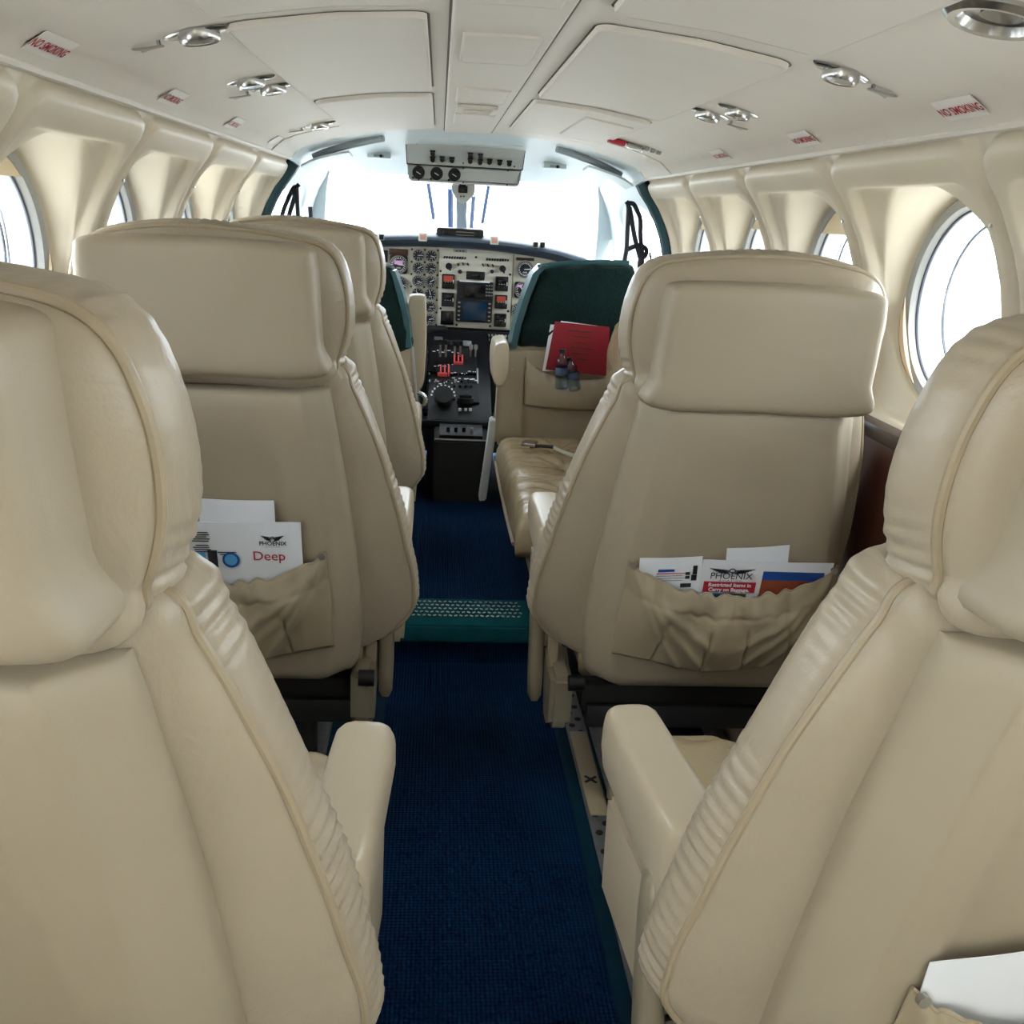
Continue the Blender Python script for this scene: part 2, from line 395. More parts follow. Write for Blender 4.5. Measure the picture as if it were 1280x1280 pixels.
for s, nm in ((1, 'wall_right'), (-1, 'wall_left')):
    # lower wall and the ledge strip under the headliner
    V = []; Fc = []; zs = [.80, .7, .6, .5, .4, .3, .2, .1, 0]
    for z in zs:
        for y in ((Y0 if s > 0 else -.755), Y1): V.append((s*(wx(z)), y, z))
    for z in zs[::-1]:
        for y in ((Y0 if s > 0 else -.755), Y1): V.append((s*(wx(z)+.12), y, z))
    k = len(zs)*2
    for i in range(k-1): Fc.append((2*i, 2*i+1, 2*i+3, 2*i+2))
    Fc.append((2*k-2, 2*k-1, 1, 0))
    w = mesh(nm, V, Fc, 'wall_leather'); tag(w, kind='structure'); walls[s] = w
    # outer skin closing the gap behind the panels, with holes left where the windows are
    tube('ledge_trim', [Vector((s*.603, Y0+(Y1-Y0)*i/12, 1.338)) for i in range(13)], .007, 'headliner', w, 8)
    for bi, (ya, yb) in enumerate(BAYS):
        if s < 0 and bi < 1: continue          # the entrance door, behind the camera on the left
        yc, zw, A, B = bay(s, ya, yb, w)
        nwin = bi+1+(9 if s < 0 else 0)
        wn = empty('window_%d' % nwin, (s*.778, yc, zw), kind='structure')
        def ell(sa, x, n=64): return [Vector((x, A*sa*math.cos(2*math.pi*i/n), B*sa*math.sin(2*math.pi*i/n))) for i in range(n)]
        V, Fc = loft([ell(1.06, s*.00), ell(1.0, s*-.008), ell(.93, s*-.004), ell(.905, s*.008), ell(.905, s*.03), ell(1.06, s*.03), ell(1.06, 0)], False, False)
        mesh('window_frame', V, Fc, 'frame_grey', wn)
        tube('seal', ell(.90, s*.010), .0028, 'seal_line', wn, 6, True)
        tube('outer_seal', ell(.80, s*.05), .0030, 'seal_line', wn, 6, True)
        V, Fc = loft([ell(.95, s*.03), ell(.93, s*.052), ell(1.0, s*.056)], False, False); mesh('outer_frame', V, Fc, 'white_paper', wn)
        V, Fc = loft([ell(.945, s*.012), ell(.945, s*.014)]); mesh('pane', V, Fc, 'glass', wn)
        if (s > 0 and bi in (6, 7, 8)) or (s < 0 and bi in (5, 6)):    # pull shades a little way down
            zt = .62 if s > 0 else .74
            if bi == 8: zt = .55
            P = []
            for i in range(25):
                a = math.radians(0)+0
            n = 20; a0 = math.asin(zt); pts = [(A*.94*math.cos(a0+(math.pi-2*a0)*i/n), B*.94*math.sin(a0+(math.pi-2*a0)*i/n)) for i in range(n+1)]
            prism('shade', pts, 'X', -s*.002, s*.001, 'shade_cream', wn, 0)
        if s > 0 or bi in (5, 6):                                                     # strip of tan liner at the lower front edge of the reveal
            a = [math.radians(-60+60*i/10) for i in range(11)]
            tube('liner', [Vector((-s*.012, A*.965*math.cos(t), B*.965*math.sin(t))) for t in a], [.001+.007*math.sin(math.pi*i/10) for i in range(11)], 'wood_shade', wn, 6)
    # screws on the panels
    for (ya, yb) in BAYS[3:]:
        for yy, zz in ((ya+.02, 1.225),):
            p = wallpt(s, yy, zz, -.011); cylo('screw', p, .003, .004, 'metal', w, 'X', 10)

# outer skin of the fuselage between the windows
for s in (1, -1):
    V = []; Fc = []
    zz = [1.36, 1.27, 1.26]
    bm = bmesh.new()
    for (ya, yb) in BAYS[(1 if s < 0 else 0):]:
        yc = (ya+yb)/2; N = 48
        a_ = [2*math.pi*k/N for k in range(N)]
        R0 = []; R1 = []
        for a in a_:
            c, d = math.cos(a), math.sin(a); t = 9
            if abs(c) > 1e-6: t = min(t, (yb-ya)/2/abs(c))
            if abs(d) > 1e-6: t = min(t, ((1.40-ZW) if d > 0 else (ZW-.74))/abs(d))
            R0.append((s*.845, yc+t*c, ZW+t*d)); q = 1.0/math.sqrt((c/WA)**2+(d/WB)**2); R1.append((s*.84, yc+q*c, ZW+q*d))
        V2, F2 = loft([R0, R1], False, False); vv = [bm.verts.new(p) for p in V2]
        for f in F2: bm.faces.new([vv[i] for i in f])
    from_bm('outer_skin', bm, 'white_paper', walls[s], False)
    box('outer_roof', (s*.74, (Y0+Y1)/2, 1.45), (.30, Y1-Y0, .03), 'white_paper', walls[s], 0, Matrix.Rotation(s*.35, 3, 'Y'))
box('outer_crown', (0, (Y0+Y1)/2, 1.54), (1.3, Y1-Y0, .03), 'white_paper', ceiling, 0)

# floor
fl = box('floor', (0, .56, -.03), (1.36, 3.64, .06), 'under_dark', None, 0); tag(fl, kind='structure')
def rib_carpet(name, x0, x1, y0, y1, z, m, parent, h=.012):
    return box(name, ((x0+x1)/2, (y0+y1)/2, z+h/2), (x1-x0, y1-y0, h), m, parent, .004)
rib_carpet('carpet', -.20, .215, Y0, 2.36, 0, 'carpet', fl)
rib_carpet('carpet_border', .215, .243, Y0, 2.36, 0, 'carpet_edge', fl, .014)
rib_carpet('carpet_border', -.228, -.20, Y0, 2.36, 0, 'carpet_edge', fl, .014)
rib_carpet('side_carpet', .295, .62, Y0, 2.36, 0, 'carpet_edge', fl, .01)
rib_carpet('side_carpet', -.62, -.28, Y0, 2.36, 0, 'carpet_edge', fl, .01)
fr = box('floor_raised', (0, 3.6, .045), (1.5, 2.4, .13), 'under_dark', None, 0); tag(fr, kind='structure')
rib_carpet('carpet', -.62, .62, 2.50, 4.5, .11, 'carpet', fr, .014)
prism('step_riser', [(2.36, 0), (2.40, 0), (2.42, .112), (2.385, .112)], 'X', -.40, .40, 'carpet', fr)
prism('step_nosing', [(2.352, .075), (2.365, .118), (2.39, .134), (2.52, .136), (2.52, .11), (2.37, .075)], 'X', -.40, .40, 'green_carpet', fr, .005)
bm = bmesh.new()                          # moulded grip pattern of the tread
for i in range(22):
    for j in range(5):
        x = -.155+.0145*i+(.007 if j % 2 else 0); y = 2.395+.024*j
        bx(bm, (x, y, .1375), (.010, .004, .003), .001, Matrix.Rotation(.6 if (i+j) % 2 else -.6, 3, 'Z'), 1)
g = from_bm('tread_pattern', bm, 'post_metal', fr); tag(g, kind='stuff')
# seat rails
for sx in (.268, -.252):
    r = empty('seat_rail', (sx, 0, 0), 'grey perforated metal seat rail on the %s side of the aisle floor' % ('right' if sx > 0 else 'left'), 'seat rail')
    box('track', (0, .55, .006), (.05, 3.55, .012), 'rail_metal', r, .002)
    bm = bmesh.new()
    for i in range(118): cyl(bm, (-.009 if i % 2 else .009, -1.18+.03*i, .012), .008, .003, n=8)
    tag(from_bm('track_holes', bm, 'black_matte', r), kind='stuff')
    if sx > 0:
        box('cover_strip', (0, 1.83, .015), (.04, .33, .005), 'pocket_cloth', r, .002)
        for a in (.7, -.9): box('cross_mark', (0, 1.79, .0185), (.006, .034, .0012), 'black_matte', r, 0, Matrix.Rotation(a, 3, 'Z'))
# dark wood side ledges under the windows
for s in (1, -1):
    L = empty('side_ledge', (s*.733, 1.62, 0), 'dark wood side ledge with black top under the %s windows' % ('right' if s > 0 else 'left'), 'ledge')
    box('wood_panel', (0, 0, .60), (.03, 1.34, .48), 'dark_wood', L, .006)
    box('top_rail', (-s*.003, 0, .85), (.04, 1.34, .03), 'ledge_black', L, .01)

# outside ground
ap = box('ground', (0, 0, -1.3), (120, 120, .1), 'apron', None, 0); tag(ap, kind='structure')
# ------------------------------------------------------------------ passenger seats
TILT = math.tan(math.radians(9))
def sh(m, x, d, z): return Vector((m*x, d+(1-z)*TILT, z))      # seat-back space: d = depth in front of the back face at that height
def poly_len(P): 
    s = [0]
    for i in range(len(P)): s.append(s[-1]+(Vector(P[(i+1) % len(P)])-Vector(P[i])).length)
    return s
# outlines in (x, z); inboard side is -x (right-hand seats, m = 1)
PIL = [(-.180, .928), (-.205, .955), (-.220, 1.01), (-.217, 1.075), (-.192, 1.128), (-.13, 1.147), (0, 1.155), (.12, 1.147), (.185, 1.125), (.212, 1.07), (.213, 1.0), (.205, .95), (.18, .925), (0, .918)]
HSH = [(-.182, .905), (-.183, .96), (-.181, 1.03), (-.178, 1.085), (-.165, 1.108), (-.10, 1.114), (0, 1.116), (.10, 1.114), (.165, 1.108), (.178, 1.085), (.181, 1.03), (.183, .96), (.182, .905), (0, .902)]
CUA = [(-.175, .93), (-.19, .86), (-.20, .78), (-.212, .68), (-.224, .58), (-.232, .48), (-.228, .40), (-.20, .37), (-.08, .36), (.10, .36), (.205, .37), (.228, .42), (.225, .58), (.205, .75), (.188, .90), (.17, .93), (0, .935)]
CUB = [(-.19, .940), (-.225, .895), (-.262, .80), (-.298, .69), (-.325, .58), (-.338, .50), (-.332, .445), (-.265, .385), (-.12, .36), (.10, .36), (.20, .37), (.240, .42), (.252, .58), (.250, .75), (.232, .88), (.19, .94), (0, .950)]
def pillow(name, A, B, prof, d0, dpipe, dfront, m, mt, parent, N=420, seed=0, gather=.0011, bulge=.008, freq=380, wr=.004, thick=.055):
    a = cr([Vector((x, z, 0)) for x, z in A], N); b = cr([Vector((x, z, 0)) for x, z in B], N)
    a = [Vector((p.x, p.y)) for p in a]; b = [Vector((p.x, p.y)) for p in b]
    nb = [q-p for p, q in zip(b, offset2(b, 1.0))]
    cen = sum(b, Vector((0, 0)))/N
    ring = []
    S = poly_len(b)
    def add(P, d):
        r = []
        for i, p in enumerate(P):
            w = Vector((p.x*9, p.y*9, d*9+seed)); k = noise.noise(w)*wr; k2 = noise.noise(w*.45+Vector((7, 3, 1)))*wr*1.3
            q = p+nb[i]*(k+k2); r.append(sh(m, q.x, d+noise.noise(w+Vector((5, 5, 5)))*wr*.7, q.y))
        ring.append(r)
    for t in (-.25, 0, .15, .3, .45, .6, .75, .88, .96):
        P = [p.lerp(q, max(0, t))+n*(bulge*math.sin(math.pi*max(0, t))) for p, q, n in zip(a, b, nb)]
        P = [p.lerp(cen, .05*(1-max(0, t))**3) for p in P]
        if t < 0: P = [p.lerp(cen, .12) for p in P]
        add(P, d0+(dpipe-d0)*t if t >= 0 else d0-.004)
    add([p-n*.006 for p, n in zip(b, nb)], dpipe)
    for t in (.08, .18, .3, .42, .54, .66, .78, .88, .95, 1.0):
        g = []
        for i, (p, n) in enumerate(zip(b, nb)):
            L = S[i]*freq; ph = noise.noise(Vector((p.x*14, p.y*14, seed+3)))*3
            am = gather*(1-sm(.45, .9, t))*(.15+1.3*sm(-.05, .35, noise.noise(Vector((p.x*8, p.y*8, seed+9)))))
            rr = (1-(t**2.6))
            off = thick*.16*math.sin(math.pi*min(1, t*1.15))-thick*2.0*sm(.55, 1.0, t)**1.5
            g.append(p+n*(off+am*math.sin(L+ph+t*5)))
        add(g, dpipe+(dfront-dpipe)*t)
    V, Fc = loft(ring)
    ob = mesh(name, V, Fc, mt, parent, sharp=75)
    pp = []
    for i, (p, n) in enumerate(zip(b, nb)):
        q = p+n*.001; w = Vector((p.x*9, p.y*9, dpipe*9+seed)); k = noise.noise(w)*wr+noise.noise(w*.45+Vector((7, 3, 1)))*wr*1.3
        q = p+n*(k+.0005); pp.append(sh(m, q.x, dpipe, q.y))
    tube('piping', pp[::2], .0044, 'piping', ob, 8, True)
    return ob
def shell_back(m, mt, parent):
    W = [(.325, .205), (.34, .226), (.36, .234), (.42, .242), (.5, .240), (.6, .231), (.7, .219), (.8, .205), (.88, .193), (.905, .190)]
    rings = []
    zs = [.325, .329, .336, .347, .36, .39, .43, .47, .5, .53, .56, .6, .64, .68, .72, .75, .78, .81, .84, .87, .893, .9, .904]
    for z in zs:
        w = lerp_tab(W, z); dd = 0
        if z < .36: dd = .030*(1-math.sqrt(max(0, 1-((.36-z)/.035)**2)))
        if z > .89: dd = .010*((z-.89)/.014)**2
        pts = []
        for t in (0, .3, .6, .8): pts.append((-w, .085-(.085-.045)*t))
        for k in range(5): a = k/4; pts.append((-w+.040*a+.002, .040*(1-a)+.002*math.sin(math.pi*a)+ .002))
        xs = [-1, -.93, -.86, -.8, -.74, -.68, -.6, -.4, -.2, 0, .2, .4, .6, .68, .74, .8, .86, .93, 1]
        for u in xs:
            lim = .70-.12*sm(.5, .85, z)
            rec = .010*(1-sm(lim-.07, lim+.06, abs(u)))*sm(.36, .40, z)*(1-sm(.78, .84, z))
            pts.append((u*(w-.047), rec))
        for k in range(5): a = 1-k/4; pts.append((w-.040*a-.002, .040*(1-a)+.002*math.sin(math.pi*a)+.002))
        for t in (.8, .6, .3, 0): pts.append((w, .085-(.085-.045)*t))
        rings.append([sh(m, x, d+dd, z) for x, d in pts])
    V, Fc = loft(rings); return mesh('back_shell', V, Fc, mt, parent, sharp=60)
def headrest(m, mt, parent):
    N = 96; up = .026 if m < 0 else 0; b = [Vector((p.x, p.y)) for p in cr([Vector((x, z, 0)) for x, z in HSH], N)]
    n = [q-p for p, q in zip(b, offset2(b, 1.0))]; rings = []
    for d, o in ((.10, .004), (.07, 0), (.03, 0), (0, 0), (-.014, .0015), (-.021, .005), (-.025, .010), (-.027, .017), (-.028, .03), (-.0285, .06), (-.0285, .095)):
        rings.append([sh(m, p.x*(1-o/.18), d+.0012*noise.noise(Vector((p.x*7, p.y*7, 2))), 1.01+(p.y-1.01)*(1-o/.106)+up) for p, k in zip(b, n)])
    V, Fc = loft(rings); return mesh('headrest_shell', V, Fc, mt, parent)
def tufted(name, x0, x1, y0, y1, z0, z1, m, mt, parent, buttons=((0, .5),), nx=44, ny=48, crown=.018, rr=.05, wr=.003, seed=1, dent=.028):
    V = []; Fc = []; 
    def top(u, v):
        x = x0+(x1-x0)*u; y = y0+(y1-y0)*v
        e = min(u, 1-u)*(x1-x0); f = min(v, 1-v)*(y1-y0)
        h = crown*math.sin(math.pi*min(1, max(0, u)))**.6*math.sin(math.pi*min(1, max(0, v)))**.6
        ed = lambda t: rr*(1-math.sqrt(max(0, 1-(1-min(t, rr)/rr)**2)))
        h -= ed(e)*.9+ed(f)*.9
        for bu, bv in buttons:
            dx, dy = x-(x0+(x1-x0)*bu), y-(y0+(y1-y0)*bv); r = math.hypot(dx, dy); a = math.atan2(dy, dx)
            h -= dent*math.exp(-(r/.028)**2)+.014*math.exp(-(r/.09)**2)
            h += .0055*math.sin(a*11+3*noise.noise(Vector((a, seed, 0))))*math.exp(-((r-.06)/.06)**2)
        h += noise.noise(Vector((x*12, y*12, seed)))*wr+noise.noise(Vector((x*30, y*18, seed+4)))*wr*.5
        return Vector((m*x, y, z1+h))
    for j in range(ny+1):
        for i in range(nx+1): V.append(top(i/nx, j/ny))
    for j in range(ny):
        for i in range(nx): a = j*(nx+1)+i; Fc.append((a, a+1, a+nx+2, a+nx+1))
    bd = [i for i in range(nx+1)]+[j*(nx+1)+nx for j in range(1, ny+1)]+[ny*(nx+1)+i for i in range(nx-1, -1, -1)]+[j*(nx+1) for j in range(ny-1, 0, -1)]
    prev = bd; c = Vector((m*(x0+x1)/2, (y0+y1)/2, 0))
    for t, o in ((.35, .006), (.7, .004), (1, -.01)):
        cur = []
        for k in bd:
            p = V[k]; q = Vector((p.x, p.y, p.z+(z0-p.z)*t)); dr = Vector((p.x-c.x, p.y-c.y, 0)).normalized(); V.append(q+dr*o); cur.append(len(V)-1)
        for i in range(len(bd)): Fc.append((prev[i], prev[(i+1) % len(bd)], cur[(i+1) % len(bd)], cur[i]))
        prev = cur
    Fc.append(tuple(prev))
    ob = mesh(name, V, Fc, mt, parent, sharp=70)
    return ob
def arm(name, x, y0, y1, z, w, h, m, mt, parent, drop=0):
    rings = []
    for t in [0, .01, .03, .07, .15, .3, .5, .7, .85, .93, .97, .99, 1]:
        y = y0+(y1-y0)*t; e = min(1, min(t, 1-t)*(y1-y0)/.022+.0); k = math.sqrt(max(0, 1-(1-e)**2)); k = .45+.55*k
        hh = h*(1-.25*t); zt = z-drop*(1-t)
        ring = []
        n = 32
        for i in range(n):
            a = 2*math.pi*i/n; c, s = math.cos(a), math.sin(a); ex = 2/5.0
            px = w/2*abs(c)**ex*(1 if c > 0 else -1)*k; pz = hh/2*abs(s)**ex*(1 if s > 0 else -1)*(.75+.25*k)
            if pz < 0: px *= 1-.18*(-pz/(hh/2))
            ring.append(Vector((m*(x+px), y, zt-hh/2+pz)))
        rings.append(ring)
    V, Fc = loft(rings); return mesh(name, V, Fc, mt, parent, sharp=60)
def pocket(m, parent, x0=-.185, x1=.205, zt=.615, zb=.415, sag=.062):
    nx, nz = 150, 40; V = []; Fc = []; top = []
    for j in range(nz+1):
        v = j/nz
        for i in range(nx+1):
            u = i/nx; q = 4*u*(1-u)
            ztop = zt-sag*q**.8+.0035*math.sin(u*52+2*math.sin(u*17))*q**.3*1.2
            zbot = zb-.022*q**2.2
            xx0 = x0-.010*(1-v); xx1 = x1+.008*(1-v)
            z = zbot+(ztop-zbot)*v; x = xx0+(xx1-xx0)*u
            d = -.003-.011*min(1, 8*min(u, 1-u))-.030*q**.7*math.sin(math.pi*min(1, .12+v*.88))**.7-.012*q*v
            g = .0032*math.sin(u*64+3*math.sin(u*11))*sm(.62, .95, v)*q**.3
            rad = .006*math.sin(9*math.atan2(v-1.15, (u-.5)*1.5)+1.0)*q**.5*(1-sm(.7, .95, v))
            pl = -.004*math.exp(-((abs(u-.5)-.13)/.02)**2)*(1-sm(.55, .75, v))
            band = .0035*math.exp(-((v-.74)/.025)**2)*q**.3
            pleat = sum(.006*math.exp(-((u-uk-.04*(v-.3)*sk)/.007)**2)*(1-sm(.50, .66, v)) for uk, sk in ((.20, 1), (.41, .6), (.60, -.6), (.80, -1)))
            w_ = min(u, 1-u)*2; fold = 0
            for k in (.75, 1.15, 1.7): fold += -.0065*math.exp(-(((1-v)-k*w_)/.07)**2)*sm(.0, .15, w_)*(1-sm(.75, 1.0, w_))
            V.append(sh(m, x, min(d+g+rad+band+pleat+fold, -.002), z))
            if j == nz: top.append(V[-1].copy())
    for j in range(nz):
        for i in range(nx): a = j*(nx+1)+i; Fc.append((a, a+1, a+nx+2, a+nx+1))
    ob = mesh('seat_pocket', V, Fc, 'pocket_cloth', parent, sharp=80)
    md = ob.modifiers.new('thick', 'SOLIDIFY'); md.thickness = .002; md.offset = 0
    tube('hem', top, .0022, 'piping', ob, 6)
    for x in (x0+.008, x1-.008):
        p = sh(m, x, -.012, zt-.008); cylo('snap', p, .0065, .006, 'metal', ob, 'Y', 14)
    for x in (x0-.010, x1+.008): tube('side_seam', [sh(m, x+(.0 if k == 0 else 0)+((.010 if x < 0 else -.008)*k/4), -.0035, zb+(zt-zb)*k/4) for k in range(5)], .0016, 'piping', ob, 6)
    return ob
def make_seat(m, loc, label, group='reclining passenger seats'):
    t = empty('passenger_seat', loc, label, 'seat', group)
    shell_back(m, 'leather_shell', t)
    headrest(m, 'leather_shell', t)
    pillow('headrest_pillow', HSH, PIL, None, .038, .066, .175, m, 'leather', t, seed=2.0, wr=.0035, bulge=.006)
    pillow('back_cushion', CUA, CUB, None, .06, .092, .20, m, 'leather', t, seed=8.0, wr=.004, bulge=.010, N=520)
    tufted('seat_cushion', -.235, .235, .19, .70, .31, .455, m, 'leather_gloss', t, ((.42, .5), (.42, .95)), seed=3)
    arm('armrest', -.292, .23, .495, .615, .074, .13, m, 'armrest_leather', t)
    prism('armrest_panel', [(.26, .34), (.46, .36), (.47, .50), (.26, .50)], 'X', m*-.318, m*-.268, 'armrest_leather', t, .008)
    bo = .035 if m < 0 else 0
    prism('side_bracket', [(.125, .235), (.16, .21), (.21, .21), (.25, .26), (.28, .34), (.25, .36), (.20, .34), (.125, .34)], 'X', m*(-.300+bo), m*(-.255+bo), 'bracket_metal', t, .010)
    V, Fc = loft([[Vector((m*(-.318+bo+a*.016*w), y+b_*.020*w, z)) for a, b_ in [(math.copysign(abs(math.cos(q))**.6, math.cos(q)), math.copysign(abs(math.sin(q))**.6, math.sin(q))) for q in [2*math.pi*i/16 for i in range(16)]]] for y, z, w in ((.235, .235, .5), (.235, .25, .9), (.245, .30, 1), (.262, .40, 1), (.272, .48, 1), (.275, .52, .9), (.275, .53, .5))])
    mesh('recline_arm', V, Fc, 'bracket_metal', t)
    prism('recline_strut', [(.19, .30), (.205, .30), (.225, .50), (.21, .50)], 'X', m*(-.300+bo), m*(-.28+bo), 'pocket_cloth', t, .003)
    cylo('pivot_bolt', (m*-.252, .118, .335), .016, .03, 'black_plastic', t, 'X', 14)
    box('cushion_frame', (0, .42, .275), (.46, .50, .06), 'black_matte', t, .006)
    box('cross_bar', (0, .17, .24), (.44, .03, .05), 'under_dark', t, .005)
    for x in (-.13, .15):
        for y in (.20, .62): box('leg', (m*x, y, .13), (.03, .04, .235), 'black_matte', t, .004)
    for x in (-.13, .15): box('foot_rail', (m*x, .41, .034), (.035, .52, .03), 'rail_metal', t, .004)
    pocket(m, t)
    return t
sr1 = make_seat(1, (.50, .60, 0), 'pale cream leather seat at the near right, headrest cut by the right edge')
sl1 = make_seat(-1, (-.495, .54, 0), 'cream leather seat at the near left, filling the lower left corner')
sr2 = dup(sr1, (.443, 1.52, 0), 'cream leather seat right of the aisle with leaflets in its gathered back pocket')
sl2 = dup(sl1, (-.467, 1.53, 0), 'tan leather seat left of the aisle with a white card in its back pocket')
sl3 = dup(sl1, (-.467, 2.50, 0), 'tan leather seat mostly hidden behind the left seat, just behind the pilot seat')
sr1.rotation_euler.z = math.radians(6); sl1.rotation_euler.z = math.radians(-4)
for c in kids(sr1):
    if c.name.startswith('headrest_shell'): c.location = (0, -.004, .024)
    if c.name.startswith('seat_pocket'): c.location = (.035, .0095, -.06)
for c in kids(sl1):
    if c.name.startswith('seat_pocket'): c.location = (-.03, .0095, -.06)
# ------------------------------------------------------------------ papers in the pockets and loose things
def seat_pt(loc, m, px_, z, d):            # point just behind a seat's back face
    p = sh(m, px_*m, d, z); return p+Vector(loc)
BD = Vector((0, -TILT, 1)).normalized()    # up the seat back
def paper(name, seat, cx, z, w, h, d, ang, label, cat, thick=.0012, group=None, m='white_paper', rz=0):
    # sheet with its centre at local x = cx, height z, d behind the back face, turned by ang in its plane
    o = Vector(seat)+Vector((cx, d+(1-z)*TILT, z)); ex = Vector((math.cos(ang), 0, 0))+BD*math.sin(ang); ey = BD*math.cos(ang)-Vector((1, 0, 0))*math.sin(ang)
    e = empty(name, (0, 0, 0), label, cat, group); M = frame(o, ex, ey); e.matrix_world = (Matrix.Translation(seat) @ Matrix.Rotation(rz, 4, 'Z') @ Matrix.Translation(-Vector(seat)) if rz else Matrix.Identity(4)) @ M
    nx = 8; V = []; Fc = []
    for k in (0, 1):
        for j in range(nx+1):
            for i in range(nx+1):
                u, v = i/nx-.5, j/nx-.5; V.append((u*w, v*h, -k*thick+.0015*math.sin(u*5+v*3)))
    n2 = (nx+1)**2
    for k in (0, 1):
        for j in range(nx):
            for i in range(nx): a = k*n2+j*(nx+1)+i; Fc.append((a, a+1, a+nx+2, a+nx+1))
    for i in range(nx):
        for a, b in ((i, i+1), (nx*(nx+1)+i, nx*(nx+1)+i+1), (i*(nx+1), (i+1)*(nx+1)), (i*(nx+1)+nx, (i+1)*(nx+1)+nx)): Fc.append((a, b, b+n2, a+n2))
    mesh('sheet', V, Fc, m, e); return e
def pr(e, s, x, y, size, m, sx=1.0, ang=0, bold=0):
    M = Matrix.Translation((x, y, .0026)) @ Matrix.Rotation(ang, 4, 'Z'); return text('lettering', s, size, M, m, e, 0, sx, bold)
def patch(e, name, x, y, w, h, m): return box(name, (x, y, .0021), (w, h, .0008), m, e, 0)
def wings(e, x, y, w):
    bm = bmesh.new()
    for s in (-1, 1):
        for k in range(4):
            L = w*(.5-.06*k); yy = y-.0022*k
            v = [bm.verts.new((x+s*p, q, .0027)) for p, q in ((w*.06, yy), (L, yy+.0035+.001*k), (L*.9, yy+.001), (w*.06, yy-.0016))]
            bm.faces.new(v)
    from_bm('wing_emblem', bm, 'ink_black', e, False)
    tube('emblem_ring', [(x+w*.06*math.cos(a), y+w*.045*math.sin(a)-.001, .0027) for a in [2*math.pi*i/14 for i in range(14)]], .0009, 'ink_black', e, 5, True)
R2, L2 = (.443, 1.52, 0), (-.467, 1.53, 0)
p = paper('leaflet', R2, -.105, .565, .115, .12, -.007, .06, 'white leaflet with small print at the left of the right seat pocket', 'leaflet')
patch(p, 'print_block', -.008, .034, .03, .005, 'ink_blue')
for k in range(4): patch(p, 'print_line', .002-.004*(k % 2), .028-.005*k, .055-.006*(k % 2), .0012, 'ink_red' if k == 0 else 'frame_grey')
for x, y, w, h in ((.032, .027, .008, .006), (.032, .019, .008, .006), (.045, .034, .008, .018), (.044, .018, .010, .012), (.03, .002, .02, .008)): patch(p, 'print_block', x, y, w, h, 'ink_black')
p = paper('folded_paper', R2, .055, .585, .115, .13, -.0045, .09, 'blank folded white paper sticking up highest in the right seat pocket', 'paper')
p = paper('safety_leaflet', R2, .072, .560, .245, .125, -.010, -.005, 'leaflet with winged emblem and red restricted items banner in right seat pocket', 'leaflet')
wings(p, -.066, .044, .088)
pr(p, 'PHOENIX', -.066, .031, .0185, 'ink_black', 1.0)
pr(p, 'A V I A T I O N', -.066, .0215, .0055, 'ink_black', 1.2)
patch(p, 'banner', -.066, .008, .098, .022, 'ink_red')
M = Matrix.Translation((0, 0, 0))
for s_, y_ in (('Restricted Items in', .0125), ('Carry on Baggage.', .0025)):
    t = text('lettering', s_, .0105, Matrix.Translation((-.066, y_, .0030)), 'white_paper', p, 0, 1.0, .0003)
patch(p, 'picture', -.062, -.02, .06, .028, 'ink_green'); patch(p, 'picture', -.085, -.012, .02, .016, 'ink_light_blue')
patch(p, 'picture_sky', .050, .034, .115, .018, 'ink_blue'); patch(p, 'picture', .050, -.002, .115, .054, 'ink_rust')
p = paper('blank_card', L2, .034, .645, .128, .13, -.0045, .0, 'blank white card standing behind the winged leaflet in left seat pocket', 'card')
p = paper('leaflet', L2, .026, .600, .235, .14, -.010, .02, 'white leaflet with winged emblem and red script in left seat pocket', 'leaflet')
wings(p, .068, .042, .040)
pr(p, 'PHOENIX', .068, .0295, .0110, 'ink_black', 1.0, bold=.0002); pr(p, 'A V I A T I O N', .068, .0232, .0032, 'ink_black', 1.2)
pr(p, 'Deep', .060, .004, .026, 'ink_red', 1.0)
for k in range(9): patch(p, 'print_line', -.055+.002*(k % 2), .050-.0042*k-(.004 if k > 4 else 0), .028-.006*(k % 3 == 2), .0016, 'ink_black')
patch(p, 'picture', -.037, -.002, .016, .034, 'ink_black'); patch(p, 'picture', -.060, .003, .022, .018, 'ink_light_blue'); patch(p, 'picture', -.060, -.012, .024, .014, 'ink_blue')
for k in range(3): patch(p, 'print_line', -.012, .011-.0042*k, .032-.008*k, .0016, 'ink_black')
bm = bmesh.new(); cyl(bm, (-.006, -.004, .0025), .015, .001, n=20); from_bm('picture', bm, 'ink_blue', p, False)
bm = bmesh.new(); cyl(bm, (-.006, -.003, .0031), .011, .001, n=20); from_bm('picture', bm, 'ink_light_blue', p, False)
# white paper at the lower right corner, in the pocket of the near right seat
p = paper('white_paper', (.50, .60, 0), -.060, .525, .16, .14, -.007, .06, 'plain white sheet at the lower right corner, behind the near right seat', 'paper', rz=math.radians(6))

